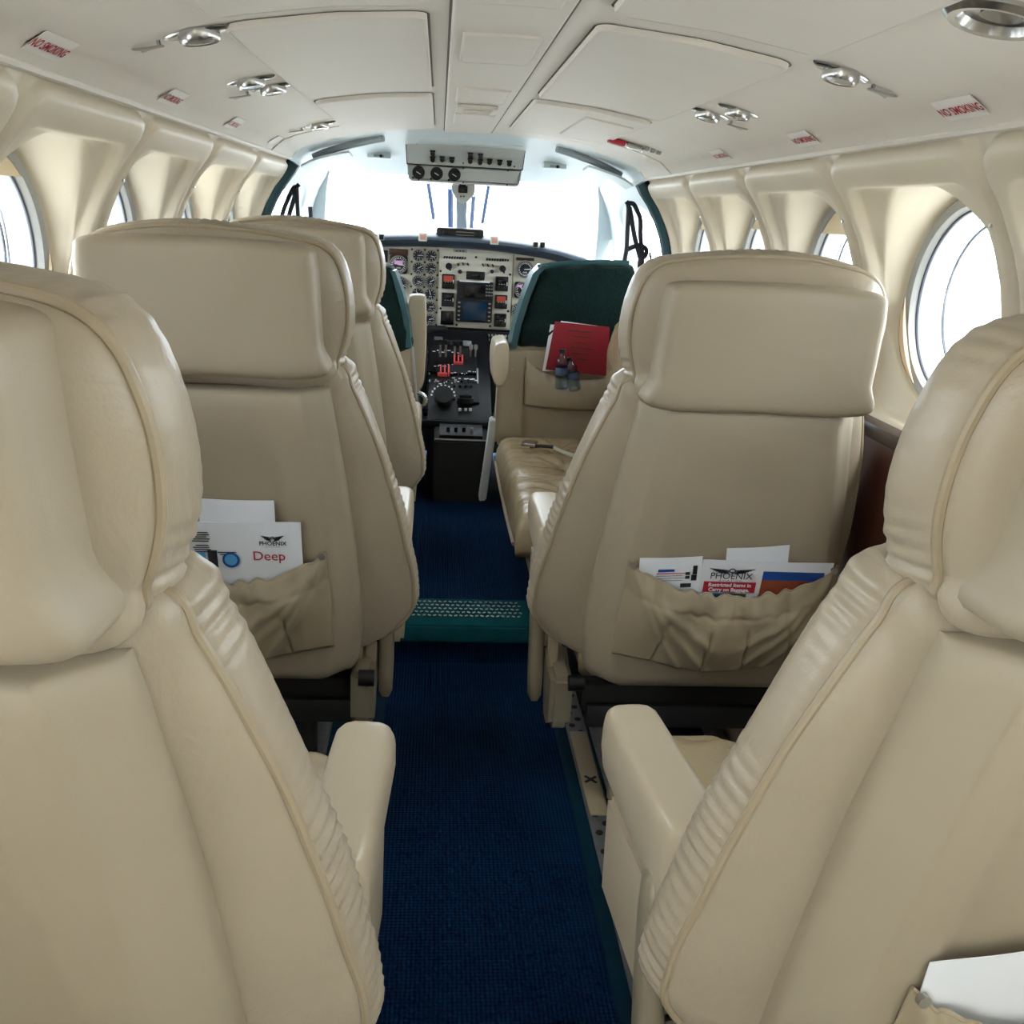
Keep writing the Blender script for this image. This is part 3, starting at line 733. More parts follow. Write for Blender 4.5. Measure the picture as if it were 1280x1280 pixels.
# stickers above the windows
def sticker(s, y, label, words=True, w=.10):
    z = 1.3465; x = s*.592; e = empty('no_smoking_sticker', (0, 0, 0), label, 'sticker', 'no smoking stickers along the ceiling edge')
    up = Vector((-s*.55, 0, 1)).normalized() if True else 0
    ex = Vector((0, -s, 0)); up = Vector((-s*.85, 0, .53)).normalized()
    c = surf(s*.574, y, .004); e.matrix_world = frame(c, ex, up)
    box('backing', (0, 0, -.0006), (w, .038, .001), 'sticker', e, 0)
    if words: text('lettering', 'NO SMOKING', .0205, Matrix.Translation((0, -.003, .0006)), 'ink_red', e, 0, .80, .0004)
for y, l in ((1.29, 'nearest of the left no smoking stickers, above the first left window'), (1.84, 'second no smoking sticker from the camera on the left ceiling edge'), (2.36, 'small third no smoking sticker on the left ceiling edge')): sticker(-1, y, l)
for y, l in ((1.29, 'nearest of the right no smoking stickers, above the big right window'), (1.85, 'second no smoking sticker from the camera on the right ceiling edge'), (2.40, 'small third no smoking sticker on the right ceiling edge')): sticker(1, y, l)
sticker(-1, 2.92, 'blank white sticker on the left ceiling edge nearest the cockpit', False, .08)
e = empty('placard', (0, 0, 0), 'small faint printed placard on the last right window panel before the cockpit', 'sticker'); e.matrix_world = frame((.626, 3.10, 1.296), (0, -1, 0), (-.45, 0, 1))
box('backing', (0, 0, 0), (.12, .03, .002), 'sticker', e, 0)
for k in range(3): box('print_line', (-.01+.01*k, .006-.007*k, .0016), (.05, .003, .0006), 'ink_red' if k == 2 else 'frame_grey', e, 0)

# reading lights and air outlets
def ceil_frame(x, y, yaw=0):
    c = surf(x, y, .001); e_ = .004; sl = (zc(x+e_)-zc(x-e_))/(2*e_)
    tx = Vector((1, 0, sl)).normalized(); ty = Vector((0, 1, 0)); a = yaw
    ex = tx*math.cos(a)+ty*math.sin(a); ey = -tx*math.sin(a)+ty*math.cos(a)
    M = frame(c, ex, -ey); return M          # z axis points down into the cabin
def reading_light(x, y, yaw, label, sc=1.0, hook=True, cat='reading light', hside=1):
    e = empty('reading_light', (0, 0, 0), label, cat, 'ceiling reading lights'); M = ceil_frame(x, y, yaw)
    if M.col[2][2] > 0: M = M @ Matrix.Rotation(math.pi, 4, 'X')
    e.matrix_world = M
    pts = []
    for i in range(48):
        a = 2*math.pi*i/48; c_, s_ = math.cos(a), math.sin(a)
        pts.append((.050*sc*c_, .0235*sc*s_*(.35+.65*abs(s_))))
    rings = [[Vector((a*k, b*k, z)) for a, b in pts] for k, z in ((1, 0), (.97, .002), (.85, .004), (.6, .004))]
    V, Fc = loft(rings); mesh('bezel', V, Fc, 'chrome', e)
    V, Fc = loft([[Vector((r*math.cos(t), r*math.sin(t), z)) for t in [2*math.pi*i/28 for i in range(28)]] for r, z in ((.027*sc, .0), (.027*sc, .010), (.024*sc, .014), (.019*sc, .013), (.018*sc, .008))]); mesh('lamp_collar', V, Fc, 'chrome', e)
    cylo('lens', (0, 0, .0105), .018*sc, .004, 'lens_dark', e, n=24)
    if hook:
        hx = hside*.054*sc; cylo('hook_pin', (hx+hside*.002, 0, .004), .003, .008, 'chrome', e, n=10)
        prism('coat_hook', [(hx-hside*.004, -.004), (hx-hside*.004, .004), (hx+hside*.016, .005), (hx+hside*.036, .015), (hx+hside*.030, 0), (hx+hside*.036, -.015), (hx+hside*.016, -.005)], 'Z', .007, .010, 'metal', e, .001)
    return e
def dome_light(x, y, label):
    e = empty('dome_light', (0, 0, 0), label, 'light'); M = ceil_frame(x, y)
    if M.col[2][2] > 0: M = M @ Matrix.Rotation(math.pi, 4, 'X')
    e.matrix_world = M
    V, Fc = loft([[Vector((r*math.cos(t), r*math.sin(t), z)) for t in [2*math.pi*i/40 for i in range(40)]] for r, z in ((.052, 0), (.052, .004), (.046, .009), (.038, .008), (.033, -.002), (.028, -.008))]); mesh('bezel', V, Fc, 'chrome', e)
    cylo('lens', (0, .006, .0), .020, .006, 'lens_dark', e, n=24)
dome_light(.436, .985, 'large round chrome ceiling light in the top right corner')
def two(x, y, s, label, hook=True, sc=.95): return reading_light(x, y, (0.18 if s > 0 else math.pi-.18), label, sc, hook)
two(.44, 1.37, 1, 'chrome reading light with hook right of centre, nearest on the right ceiling')
two(-.43, 1.43, -1, 'chrome reading light with dark lens and hook, nearest on the left ceiling', sc=1.05)
two(.425, 1.99, 1, 'chrome reading light with hook, front one of the right pair')
two(.45, 1.87, 1, 'chrome reading light without hook, rear one of the right pair', False, .9)
two(-.45, 1.90, -1, 'chrome reading light without hook, rear one of the left pair', False, .95)
two(-.43, 2.02, -1, 'chrome reading light with hook, front one of the left pair', sc=.95)
two(-.44, 2.85, -1, 'small chrome reading light with hook on the left ceiling near the cockpit', sc=.95)
two(.455, 2.86, 1, 'chrome reading light beside the red latch on the right ceiling', sc=.9, hook=False)
e = empty('red_latch', (0, 0, 0), 'small red and silver latch on the right ceiling near the cockpit', 'latch'); e.matrix_world = ceil_frame(.405, 2.84) @ Matrix.Rotation(math.pi, 4, 'X') if ceil_frame(.405, 2.84).col[2][2] > 0 else ceil_frame(.405, 2.84)
box('latch_body', (-.01, 0, .008), (.05, .035, .014), 'ink_red', e, .004); box('latch_tongue', (.045, .0, .008), (.05, .02, .012), 'chrome', e, .004)
for k in range(3): box('latch_clip', (.075+.018*k, .02, .006), (.012, .022, .012), 'metal', e, .003)

# ------------------------------------------------------------------ side-facing sofa
so_ = empty('side_sofa', (0, 0, 0), 'glossy tan leather side-facing sofa against the right wall before the cockpit', 'sofa')
prism('base', [(.205, .124), (.215, .15), (.165, .33), (.64, .33), (.64, .124)], 'Y', 2.42, 3.36, 'leather_gloss', so_, .012)
sc_ = tufted('seat_cushion', .132, .58, 2.42, 3.37, .30, .425, 1, 'leather_gloss', so_, ((.42, .22), (.45, .52), (.42, .80)), 44, 80, .02, .045, .004, 5, .03)
tube('piping', [(.128, 2.44, .335), (.126, 2.7, .33), (.126, 3.0, .33), (.128, 3.33, .335)], .006, 'piping', sc_, 8)
V0 = [(-.40, .43), (-.42, .60), (-.41, .80), (-.34, .89), (-.2, .915), (0, .92), (.2, .915), (.34, .89), (.41, .80), (.42, .60), (.40, .43), (.2, .42), (0, .42), (-.2, .42)]
b = [Vector((p.x, p.y)) for p in cr([Vector((x, z, 0)) for x, z in V0], 120)]; nb = [q-p for p, q in zip(b, offset2(b, 1))]
rings = []
for xx, o in ((.70, -.02), (.66, .0), (.60, .006), (.56, .0), (.53, -.012), (.505, -.04), (.49, -.09), (.485, -.15)):
    rings.append([Vector((xx+.008*noise.noise(Vector((p.x*9, p.y*9, xx*9)))-(.0), 2.90+(p+n*(o+.006*noise.noise(Vector((p.x*16, p.y*16, 3)))*1)).x, (p+n*o).y)) for p, n in zip(b, nb)])
V, Fc = loft(rings); bc = mesh('back_cushion', V, Fc, 'leather_gloss', so_)
for y, z in ((2.78, .66), (3.10, .66)): cylo('button', (.487, y, z), .012, .012, 'leather_gloss', bc, 'X', 14)
tube('piping', [(.585, 2.90+(p+n*.004).x, (p+n*.004).y) for p, n in zip(b, nb)], .006, 'piping', bc, 8, True)
sb = empty('seat_belt', (0, 0, 0), 'loose cream seat belt with metal buckle lying on the tan sofa', 'seat belt')
bp_ = [(.30, 3.06, .462), (.34, 3.00, .457), (.39, 2.955, .457), (.44, 2.94, .460), (.49, 2.93, .452), (.55, 2.91, .445)]
C_ = cr([Vector(p) for p in bp_], 20, False)
V, Fc = loft([[p+Vector((0, .022, .002)), p+Vector((0, -.022, .001)), p+Vector((0, -.022, -.002)), p+Vector((0, .022, -.001))] for p in C_]); mesh('webbing', V, Fc, 'belt', sb)
tube('webbing_tail', [(.225, 3.085, .455), (.26, 3.08, .460), (.30, 3.06, .463)], .006, 'strap_black', sb, 8)
box('buckle', (.225, 3.10, .462), (.05, .05, .014), 'chrome', sb, .005, Matrix.Rotation(-.3, 3, 'Z'))
# ------------------------------------------------------------------ cockpit
YP = 4.2
def pc(cx, cy, y=YP): return at(440+cx/4, 160+cy/4, y)      # reads the 4x crop of the panel onto the panel plane
K = .0254*0+ (YP*0+ (at(641, 360, YP)-at(549, 355, YP)).length/92)   # metres per photo pixel on the panel
# shell: ceiling between the arch and the windshield
N = 48; rings = []
for y, f in ((3.40, 0), (3.55, .05), (3.75, .25), (3.95, .6), (4.10, 1.0), (4.14, 1.08)):
    r = []
    for i in range(N+1):
        x = -.603+1.206*i/N; z = zc(x); z2 = 1.340-.02*(x/.603)**2; zz = z+(z2-z)*f; r.append(Vector((x*(1+.02*f), y, zz)))
    rings.append(r)
r2 = [[p+Vector((0, 0, .035)) for p in r] for r in rings[::-1]]
V, Fc = loft(rings+r2+[rings[0]], False, False, False); cc = mesh('ceiling_cockpit', V, Fc, 'cockpit_white'); tag(cc, kind='structure')
for s in (-1, 1):                                              # long shallow visor rails along the ceiling edge
    P = [Vector((s*(.30+.05*i), 3.50+.02*i, zc(.30+.05*i)-.012-.002*i)) for i in range(6)]
    tube('visor_rail', cr(P, 20, False), .012, 'cockpit_grey', cc, 8)
    P2 = [Vector((s*(.42+.033*i), 3.60, zc(.42+.033*i)-.030)) for i in range(6)]
    V, Fc = loft([[p+Vector((0, -.07, -.004)), p+Vector((0, .07, -.012)), p+Vector((0, .07, -.020)), p+Vector((0, -.07, -.012))] for p in P2]); mesh('visor_plate', V, Fc, 'cockpit_white', cc)
    x = s*.335; box('map_light_housing', (x, 3.86, 1.385), (.09, .06, .025), 'cockpit_white', cc, .006); box('map_light_slot', (x, 3.825, 1.380), (.04, .012, .010), 'cockpit_grey', cc, .003); cylo('map_light_lens', (x+.008, 3.818, 1.380), .006, .008, 'black_plastic', cc, 'Y', 12)
# side walls with their windows
def cock_wall(s):
    yc, zw, A, B = 3.80, 1.10, .22, .155; Nn = 96; rings = []
    def X(y, z): return (wx(z)*(1-.10*sm(3.5, 4.3, y)))
    for t, o in ((0, 0), (.3, 0), (.6, 0), (.85, 0), (1, .0), (1.02, .01), (1.03, .04), (1.03, .07)):
        r = []
        for k in range(Nn):
            a = 2*math.pi*k/Nn; c, d = math.cos(a), math.sin(a); L = 9
            if abs(c) > 1e-6: L = min(L, ((4.25-yc) if c > 0 else (yc-3.40))/abs(c))
            if abs(d) > 1e-6: L = min(L, ((1.335-zw) if d > 0 else (zw-.70))/abs(d))
            q = 1/((abs(c)/A)**3.2+(abs(d)/B)**3.2)**(1/3.2); tt = min(t, 1); l = L+(q-L)*tt
            if t > 1: l = q*(1-(t-1))
            y, z = yc+l*c, zw+l*d; r.append(Vector((s*(X(y, z)+o), y, z)))
        rings.append(r)
    V, Fc = loft(rings, False, False)
    w = mesh('wall_cockpit_right' if s > 0 else 'wall_cockpit_left', V, Fc, 'cockpit_white', sharp=50); tag(w, kind='structure')
    V, Fc = loft([[Vector((s*(X(y, .70)), y, .70)) for y in (3.4, 3.8, 4.25, 4.6)], [Vector((s*(X(y, .4)), y, .10)) for y in (3.4, 3.8, 4.25, 4.6)]], False, False, False); mesh('lower_panel', V, Fc, 'cockpit_grey', w)
    box('window_glass', (s*.735, yc, zw), (.004, .44, .31), 'glass', w, 0)
    box('divider_bar', (s*.70, 4.02, 1.10), (.02, .018, .30), 'cockpit_grey', w, .004)
    # corner post to the windshield
    V, Fc = loft([[Vector((s*(x+dx), y+dy, z)) for dx, dy in ((-.03, -.03), (.04, -.03), (.04, .04), (-.03, .04))] for x, y, z in ((.575, 4.12, 1.345), (.60, 4.2, 1.25), (.615, 4.27, 1.14), (.62, 4.33, 1.0), (.62, 4.35, .8))]); mesh('corner_post', V, Fc, 'cockpit_white', w)
    return w
cw = {s: cock_wall(s) for s in (1, -1)}
# windshield: panes, centre post
wsx = empty('window_19', (0, 0, 0), kind='structure')
for s in (-1, 1):
    V = [Vector((s*.03, 4.14, 1.335)), Vector((s*.59, 4.14, 1.32)), Vector((s*.62, 4.45, 1.0)), Vector((s*.03, 4.62, 1.0))]
    V2 = [v+Vector((0, .006, 0)) for v in V]
    mesh('windshield_pane', V+V2, [(0, 1, 2, 3), (4, 5, 6, 7), (0, 1, 5, 4), (1, 2, 6, 5), (2, 3, 7, 6), (3, 0, 4, 7)], 'glass', wsx, False)
a, b_ = at(577, 246, 4.12), at(577, 290, 4.34)
V, Fc = loft([[p+Vector((dx*w, dy, 0)) for dx, dy in ((-1, 0), (1, 0), (1, .03), (-1, .03))] for p, w in ((a, .024), (a.lerp(b_, .5), .021), (b_, .024), (b_+Vector((0, .05, -.12)), .03))]); mesh('centre_post', V, Fc, 'post_metal', wsx)
for p0, p1, wd in (((535, 228), (542, 273), .009), ((611, 231), (603, 278), .009), ((563, 234), (563, 284), .014), ((592, 244), (589, 285), .010)):
    q0, q1 = at(*p0, 4.30), at(*p1, 4.46); w = empty('windshield_wiper', (0, 0, 0), 'blue-grey wiper arm seen through the windshield, %s' % {535: 'outermost on the left', 611: 'outermost on the right', 563: 'thick one left of the centre post', 592: 'short one right of the centre post'}[p0[0]], 'wiper')
    tube('arm', [q0, q0.lerp(q1, .5), q1], wd*1.0, 'wiper', w, 8); tube('blade', [q0.lerp(q1, .2)+Vector((.0, .012, 0)), q1+Vector((0, .012, 0))], wd*.5, 'black_matte', w, 6)
# green arch between cabin and cockpit
ar = empty('cockpit_arch', (0, 0, 0), 'dark green padded arch edging the cockpit entrance', 'arch')
for s in (-1, 1):
    for k, (dy, r_) in enumerate(((0, .020), (-.036, .022))):
        tube('padded_edge', [(s*(lerp_tab(WT, z)-.012), 3.45+dy, z) for z in [1.325, 1.30, 1.26, 1.21, 1.15, 1.08, 1.0, .9, .75, .6, .4, .2, .13]], r_, 'green_trim', ar, 12)
# shoulder harnesses hung by the side windows
h = empty('shoulder_harness', (0, 0, 0), 'black shoulder harness straps looped by the right cockpit window', 'harness')
hp = lambda x, y: at(740+x*.172, 140+y*.172, 3.52)
for P in (((250, 650), (265, 690), (258, 850), (252, 990), (235, 1100), (225, 1280), (222, 1380)), ((262, 665), (300, 668), (330, 720), (352, 780), (352, 900), (362, 1000), (365, 1150), (372, 1300)), ((272, 690), (285, 760), (305, 880), (325, 970), (350, 1060)), ((250, 1005), (300, 980), (350, 970), (395, 1000), (385, 1050), (350, 1070), (345, 1160)), ((420, 1020), (440, 1150), (455, 1260))):
    tube('strap', cr([hp(*p) for p in P], 24, False), .0085 if P[0][0] != 420 else .004, 'strap_black', h, 8)
h = empty('shoulder_harness', (0, 0, 0), 'dark shoulder harness straps hanging by the left cockpit window', 'harness')
hp = lambda x, y: at(320+x/6.4, 160+y/6.4, 3.52)
for P in (((345, 450), (325, 470), (300, 480), (260, 560), (225, 640), (200, 730), (190, 800)), ((322, 480), (300, 580), (275, 660), (255, 740), (245, 800)), ((325, 480), (330, 600), (338, 745), (340, 800)), ((432, 630), (436, 700), (434, 770))):
    tube('strap', cr([hp(*p) for p in P], 16, False), .0075, 'strap_black', h, 8)

# glareshield
gs = empty('glareshield', (0, 0, 0), 'dark padded glareshield curving over the instrument panel', 'glareshield')
GC = [(425, 314), (450, 301), (480, 299.5), (520, 299), (560, 300.5), (600, 303), (640, 307.5), (680, 314), (705, 320.5), (725, 328), (740, 338), (750, 352)]
pts = cr([at(x, y, 4.14) for x, y in GC], 60, False)
V, Fc = loft([[p+Vector((0, .09*math.cos(t), .030*math.sin(t))) for t in [2*math.pi*i/16 for i in range(16)]] for p in pts]); mesh('padded_rim', V, Fc, 'dark_glare', gs)
V, Fc = loft([[p+Vector((0, .04, .015)), p+Vector((0, .40, -.03)), p+Vector((0, .40, -.06)), p+Vector((0, .04, -.02))] for p in pts]); mesh('dash_top', V, Fc, 'dark_glare', gs)
q = pc(540, 532, 4.10); box('annunciator_housing', q+Vector((0, .02, 0)), (.20, .08, .052), 'black_plastic', gs, .014); box('annunciator_screen', q+Vector((0, -.022, .001)), (.145, .004, .040), 'screen_dark', gs, .003)
for k in range(3): box('annunciator_text', q+Vector((.02, -.0246, .010-.012*k)), (.075, .001, .003), 'gap_brown', gs, 0)
for s in (-1, 1): cylo('annunciator_knob', q+Vector((s*.085, -.024, 0)), .009, .008, 'black_matte', gs, 'Y', 14)
for cx, cy in ((354, 545), (712, 562)):
    q = pc(cx, cy, 4.05); box('warning_light', q, (.034, .014, .034), 'panel_cream', gs, .003); box('warning_lens', q+Vector((0, -.008, 0)), (.022, .003, .020), 'lens_pink', gs, .002)
for cx, cy in ((111, 545), (147, 545), (918, 584), (952, 586)):
    q = pc(cx, cy, 4.05); box('annunciator_button', q, (.024, .014, .027), 'metal', gs, .003); box('button_face', q+Vector((0, -.008, 0)), (.017, .003, .019), 'black_plastic', gs, .002)

# instrument panel
ip = empty('instrument_panel', (0, 0, 0), 'cream instrument panel full of round gauges and radios below the windshield', 'instrument panel')
def PX(x, y, yy=YP): q = at(x, y, yy); return (q.x, q.z)
prism('panel_board', [PX(*p) for p in ((430, 310), (480, 303), (545, 304), (600, 308), (650, 314), (700, 322), (745, 336), (745, 420), (640, 413), (440, 402))], 'Y', YP, YP+.02, 'panel_cream', ip, .002)
prism('centre_panel', [PX(*p) for p in ((549, 311), (641, 318), (637, 411.5), (545.5, 408))], 'Y', YP-.008, YP, 'panel_cream', ip, .003)
def dial(cx, cy, r, rim='metal', num=12, name='gauge', sq=False):
    q = pc(cx, cy, YP-.006); R = r/4*K
    if sq: g = box(name, q, (2*R, .012, 2*R*1.0), 'black_plastic', ip, R*.3)
    else: g = cylo(name, q, R*1.0, .012, 'black_plastic', ip, 'Y', 28)
    V, Fc = loft([[q+Vector((a*math.cos(t), b, a*math.sin(t))) for t in [2*math.pi*i/32 for i in range(32)]] for a, b in ((R, -.004), (R, -.010), (R*.90, -.010), (R*.86, -.006), (R, -.004))], False, False); mesh('bezel', V, Fc, rim, g)
    bm = bmesh.new()
    for k in range(num):
        a = math.pi*2*k/num; c = q+Vector((R*.70*math.cos(a), -.0068, R*.70*math.sin(a))); bx(bm, c, (R*.20, .0008, R*.07), 0, Matrix.Rotation(-a, 3, 'Y'))
    tag(from_bm('dial_marks', bm, 'white_mark', g, False), kind='stuff')
    a = random.uniform(-.6, 2.4); bx_ = bmesh.new(); bx(bx_, q+Vector((R*.25*math.cos(a), -.0076, R*.25*math.sin(a))), (R*.72, .001, R*.10), 0, Matrix.Rotation(-a, 3, 'Y')); from_bm('needle', bx_, 'white_mark', g, False)
    bx_ = bmesh.new(); bx(bx_, q+Vector((0, -.0072, -R*.36)), (R*.5, .001, R*.17), 0); from_bm('scale_label', bx_, 'frame_grey', g, False)
    return g
for j, cy in enumerate((637, 700, 765, 828, 891, 953)):
    for cx in (333, 397):
        if j > 3 and cx == 333: pass
        dial(cx+(-3*j if cx == 397 else -2*j)*.6, cy+(cx-333)*.045, 30, num=10+2*(j % 3))
# flush rows of small knobs along the gauge column
bm = bmesh.new()
for j in range(7):
    for cx in (300, 365, 430): cyl(bm, pc(cx-j*1.5, 608+62*j+(cx-333)*.045, YP-.003), .0045, .006, 'Y', 8)
tag(from_bm('gauge_screws', bm, 'black_matte', ip), kind='stuff')
dial(233, 682, 44, num=24, sq=True); q = pc(233, 672, YP-.014); box('lit_readout', q, (.036, .002, .016), 'led_pink', ip, 0)
dial(240, 780, 38, num=16); dial(865, 706, 43, num=24); dial(852, 810, 40, num=20, sq=True); dial(135, 760, 40, num=20); dial(970, 720, 40, num=20); dial(835, 910, 36, num=16)
q = pc(838, 790, YP-.014); box('lit_readout', q, (.022, .002, .010), 'led_pink', ip, 0)
box('flag_strip', pc(233, 620, YP-.004), (.080, .006, .026), 'dark_wood', ip, .002); box('flag_strip', pc(866, 656, YP-.004), (.078, .006, .013), 'dark_wood', ip, .002)
box('blank_plate', pc(140, 640, YP-.004), (.066, .006, .05), 'black_plastic', ip, .003)
# centre stack
def radio(cx, cy, w, h, screen=None, sy=.2, sh_=.4):
    q = pc(cx, cy, YP-.013); W_, H_ = w/4*K, h/4*K; r = box('radio_unit', q, (W_, .016, H_), 'black_plastic', ip, .004)
    if screen: box('display', q+Vector((0, -.0085, H_*sy)), (W_*.72, .002, H_*sh_), screen, r, .001)
    for s in (-1, 1): cylo('knob', q+Vector((s*W_*.26, -.014, -H_*.27)), W_*.13, .014, 'black_matte', r, 'Y', 16)
    box('button', q+Vector((W_*.40, -.010, 0)), (W_*.08, .004, H_*.25), 'white_mark', r, .001)
    for k in range(3): box('button', q+Vector((W_*(-.2+.2*k), -.0095, -H_*.03)), (W_*.1, .003, H_*.05), 'frame_grey', r, 0)
    return r
radio(481, 767, 64, 70, 'led_orange'); radio(479, 858, 64, 68, 'screen_dark'); radio(749, 779, 64, 72, 'screen_dark', .1); radio(745, 869, 62, 68, 'led_orange'); radio(741, 961, 62, 66, 'screen_dark')
box('blank_plate', pc(476, 949, YP-.012), (66/4*K, .012, 68/4*K), 'screen_dark', ip, .002)
q = pc(617, 738, YP-.014); r = box('radio_unit', q, (92/4*K, .018, 40/4*K), 'black_plastic', ip, .004)
for s in (-1, 1): cylo('knob', q+Vector((s*.030, -.015, 0)), .010, .014, 'black_matte', r, 'Y', 16)
box('display', q+Vector((0, -.010, .003)), (.035, .002, .010), 'screen_dark', r, 0)
q = pc(615, 822, YP-.016); r = box('navigation_display', q, (180/4*K, .026, 108/4*K), 'black_plastic', ip, .005); box('screen', q+Vector((-.003, -.0135, .006)), (102/4*K, .002, 62/4*K), 'screen_dark', r, .002)
for k in range(5): box('key', q+Vector((-.035+.018*k, -.014, -.040)), (.008, .003, .004), 'white_mark', r, 0)
for i in range(3):
    for j in range(4): box('key', q+Vector((.050+.011*i, -.014, .032-.014*j)), (.007, .003, .004), 'frame_grey', r, 0)
q = pc(613, 768, YP-.02); box('top_ledge', q, (150/4*K, .03, .004), 'white_paper', ip, .001)
q = pc(610, 914, YP-.018); r = box('multifunction_display', q, (182/4*K, .030, 112/4*K), 'black_plastic', ip, .008); box('screen', q+Vector((.001, -.0155, 0)), (116/4*K, .002, 92/4*K), 'screen_navy', r, .002)
for s in (-1, 1):
    for j in range(5): box('key', q+Vector((s*.066, -.016, .034-.018*j)), (.010, .003, .006), 'frame_grey', r, .001)
for cx, cy in ((484, 691), (753, 704)):
    q = pc(cx, cy, YP-.018); k_ = cylo('rotary_knob', q, .014, .02, 'black_plastic', ip, 'Y', 18); box('pointer', q+Vector((.006, -.011, -.008)), (.008, .004, .020), 'black_matte', k_, .002)
for cx, cy, r_ in ((540, 719, .009), (700, 718, .008), (620, 646, .005), (443, 715, .005), (443, 902, .005), (790, 733, .005), (780, 916, .005), (523, 984, .005), (690, 990, .005)): cylo('small_knob', pc(cx, cy, YP-.012), r_, .010, 'black_plastic', ip, 'Y', 12)
bm = bmesh.new()
for i in range(9):
    for c0 in ((462, 646), (676, 657)): q = pc(c0[0]+13*i, c0[1]+.6*i, YP-.014); bx(bm, q, (.006, .012, .010), .001, Matrix.Rotation(.5, 3, 'Y'), 1)
for c0 in ((530, 683), (555, 680), (580, 681), (655, 685), (680, 687), (704, 688)): bx(bm, pc(*c0, YP-.014), (.006, .014, .012), .001, Matrix.Rotation(-.5, 3, 'Y'), 1)
tag(from_bm('toggle_switches', bm, 'black_matte', ip), kind='stuff')
q = pc(541, 615, YP-.010); box('name_plate', q, (.058, .003, .012), 'frame_grey', ip, .001)
for k in range(3): box('print_line', pc(524+16*k, 615, YP-.013), (.010, .001, .005), 'ink_black', ip, 0)
tube('panel_seam', [PX(642, 318, YP)[0:1]+(YP-.002,)+PX(642, 318)[1:], PX(638, 412)[0:1]+(YP-.002,)+PX(638, 412)[1:]], .002, 'bracket_metal', ip, 6)
# sub-panel under the board
sp = prism('sub_panel', [PX(*p) for p in ((525, 409), (545, 411), (640, 415), (745, 421), (745, 446), (640, 440), (525, 434))], 'Y', YP-.05, YP-.01, 'black_plastic', ip, .006)
bm = bmesh.new()
for i in range(9):
    for j in range(2): bx(bm, pc(650+17*i, 1036+22*j+.6*i, YP-.056), (.008, .012, .010), .001, None, 1)
for i in range(8): bx(bm, pc(440+22*i, 1040, YP-.056), (.010, .012, .016), .001, None, 1)
tag(from_bm('switch_rows', bm, 'frame_grey', ip), kind='stuff')
box('grab_tube', pc(425, 1005, YP-.07), (.09, .03, .030), 'black_matte', ip, .012); box('lower_strip', pc(680, 1155, YP-.05), (.20, .03, .018), 'armrest_leather', ip, .004)
box('knee_panel', (.0, YP+.06, .45), (1.15, .03, .62), 'black_matte', ip, 0)

# overhead console
oc = empty('overhead_console', (0, 0, 0), 'pale grey overhead console with black switches and three gauges above the windshield', 'console')
YO = 3.72
def po(cx, cy, y=None): q = at(440+cx/4, 160+cy/4, YO if y is None else y); return q
def oxz(x, y): q = po(x, y); return (q.x, q.z)
prism('console_body', [oxz(*p) for p in ((270, 60), (868, 90), (838, 285), (828, 293), (290, 262), (280, 250))], 'Y', YO, YO+.16, 'console_grey', oc, .003)
prism('upper_plate', [oxz(*p) for p in ((274, 64), (864, 93), (846, 204), (280, 172))], 'Y', YO-.008, YO, 'console_grey', oc, .003)
prism('lower_plate', [oxz(*p) for p in ((284, 182), (842, 213), (828, 284), (294, 254))], 'Y', YO-.006, YO, 'console_grey', oc, .003)
V, Fc = loft([[po(x, y, YO-.001) for x, y in P] for P in (((270, 60), (868, 90), (850, 208), (277, 177)), ((266, 56), (872, 86), (854, 212), (273, 181)))], False, False); mesh('edge_gap', V, Fc, 'black_plastic', oc)
for cx, cy in ((403, 160), (451, 160), (500, 164), (591, 168), (640, 174), (687, 173), (738, 177), (786, 181), (592, 142), (642, 146), (403, 130)):
    q = po(cx, cy, YO-.018); k_ = cylo('switch_knob', q, .0085, .018, 'black_plastic', oc, 'Y', 14); box('knob_grip', q+Vector((0, -.006, .009)), (.020, .012, .008), 'black_matte', k_, .002)
for i, (cx, cy) in enumerate(((333, 222), (423, 228), (512, 234))):
    q = po(cx, cy, YO-.008); g = cylo('gauge', q, .023, .010, 'black_plastic', oc, 'Y', 28)
    V, Fc = loft([[q+Vector((a*math.cos(t), b, a*math.sin(t))) for t in [2*math.pi*i_/28 for i_ in range(28)]] for a, b in ((.023, 0), (.023, -.008), (.0205, -.008), (.020, -.004), (.023, 0))], False, False); mesh('bezel', V, Fc, 'black_matte', g)
    bm = bmesh.new(); bx(bm, q+Vector((0, -.006, -.002)), (.018, .001, .0025), 0, Matrix.Rotation(.5, 3, 'Y')); from_bm('needle', bm, 'white_mark', g, False)
    cylo('small_knob', po(cx-28, cy+26, YO-.008), .004, .010, 'black_matte', oc, 'Y', 10)
bm = bmesh.new()
for cx, cy in ((325, 77), (568, 88), (808, 101), (556, 176), (328, 190), (557, 202), (780, 213), (812, 193), (775, 285), (333, 258), (556, 272)): cyl(bm, po(cx, cy, YO-.008), .003, .004, 'Y', 8)
tag(from_bm('screws', bm, 'black_matte', oc), kind='stuff')
box('front_trough', (.005, YO+.02, 1.447), (.38, .22, .04), 'cockpit_white', oc, .01)
# compass
cp = empty('magnetic_compass', (0, 0, 0), 'white magnetic compass bracket hanging below the overhead console', 'compass')
def cxz(x, y): q = po(x, y, 3.80); return (q.x, q.z)
prism('bracket', [cxz(*p) for p in ((497, 280), (617, 284), (612, 330), (580, 368), (556, 380), (530, 366), (502, 322))], 'Y', 3.79, 3.84, 'console_grey', cp, .003)
box('compass_window', po(555, 307, 3.785), (.035, .008, .026), 'screen_dark', cp, .002)
for dx in (-4, 6): cylo('adjust_screw', po(550+dx*1.5, 342, 3.786), .003, .006, 'black_matte', cp, 'Y', 8)
box('top_slot', po(553, 286, 3.786), (.026, .006, .006), 'black_matte', cp, .001)
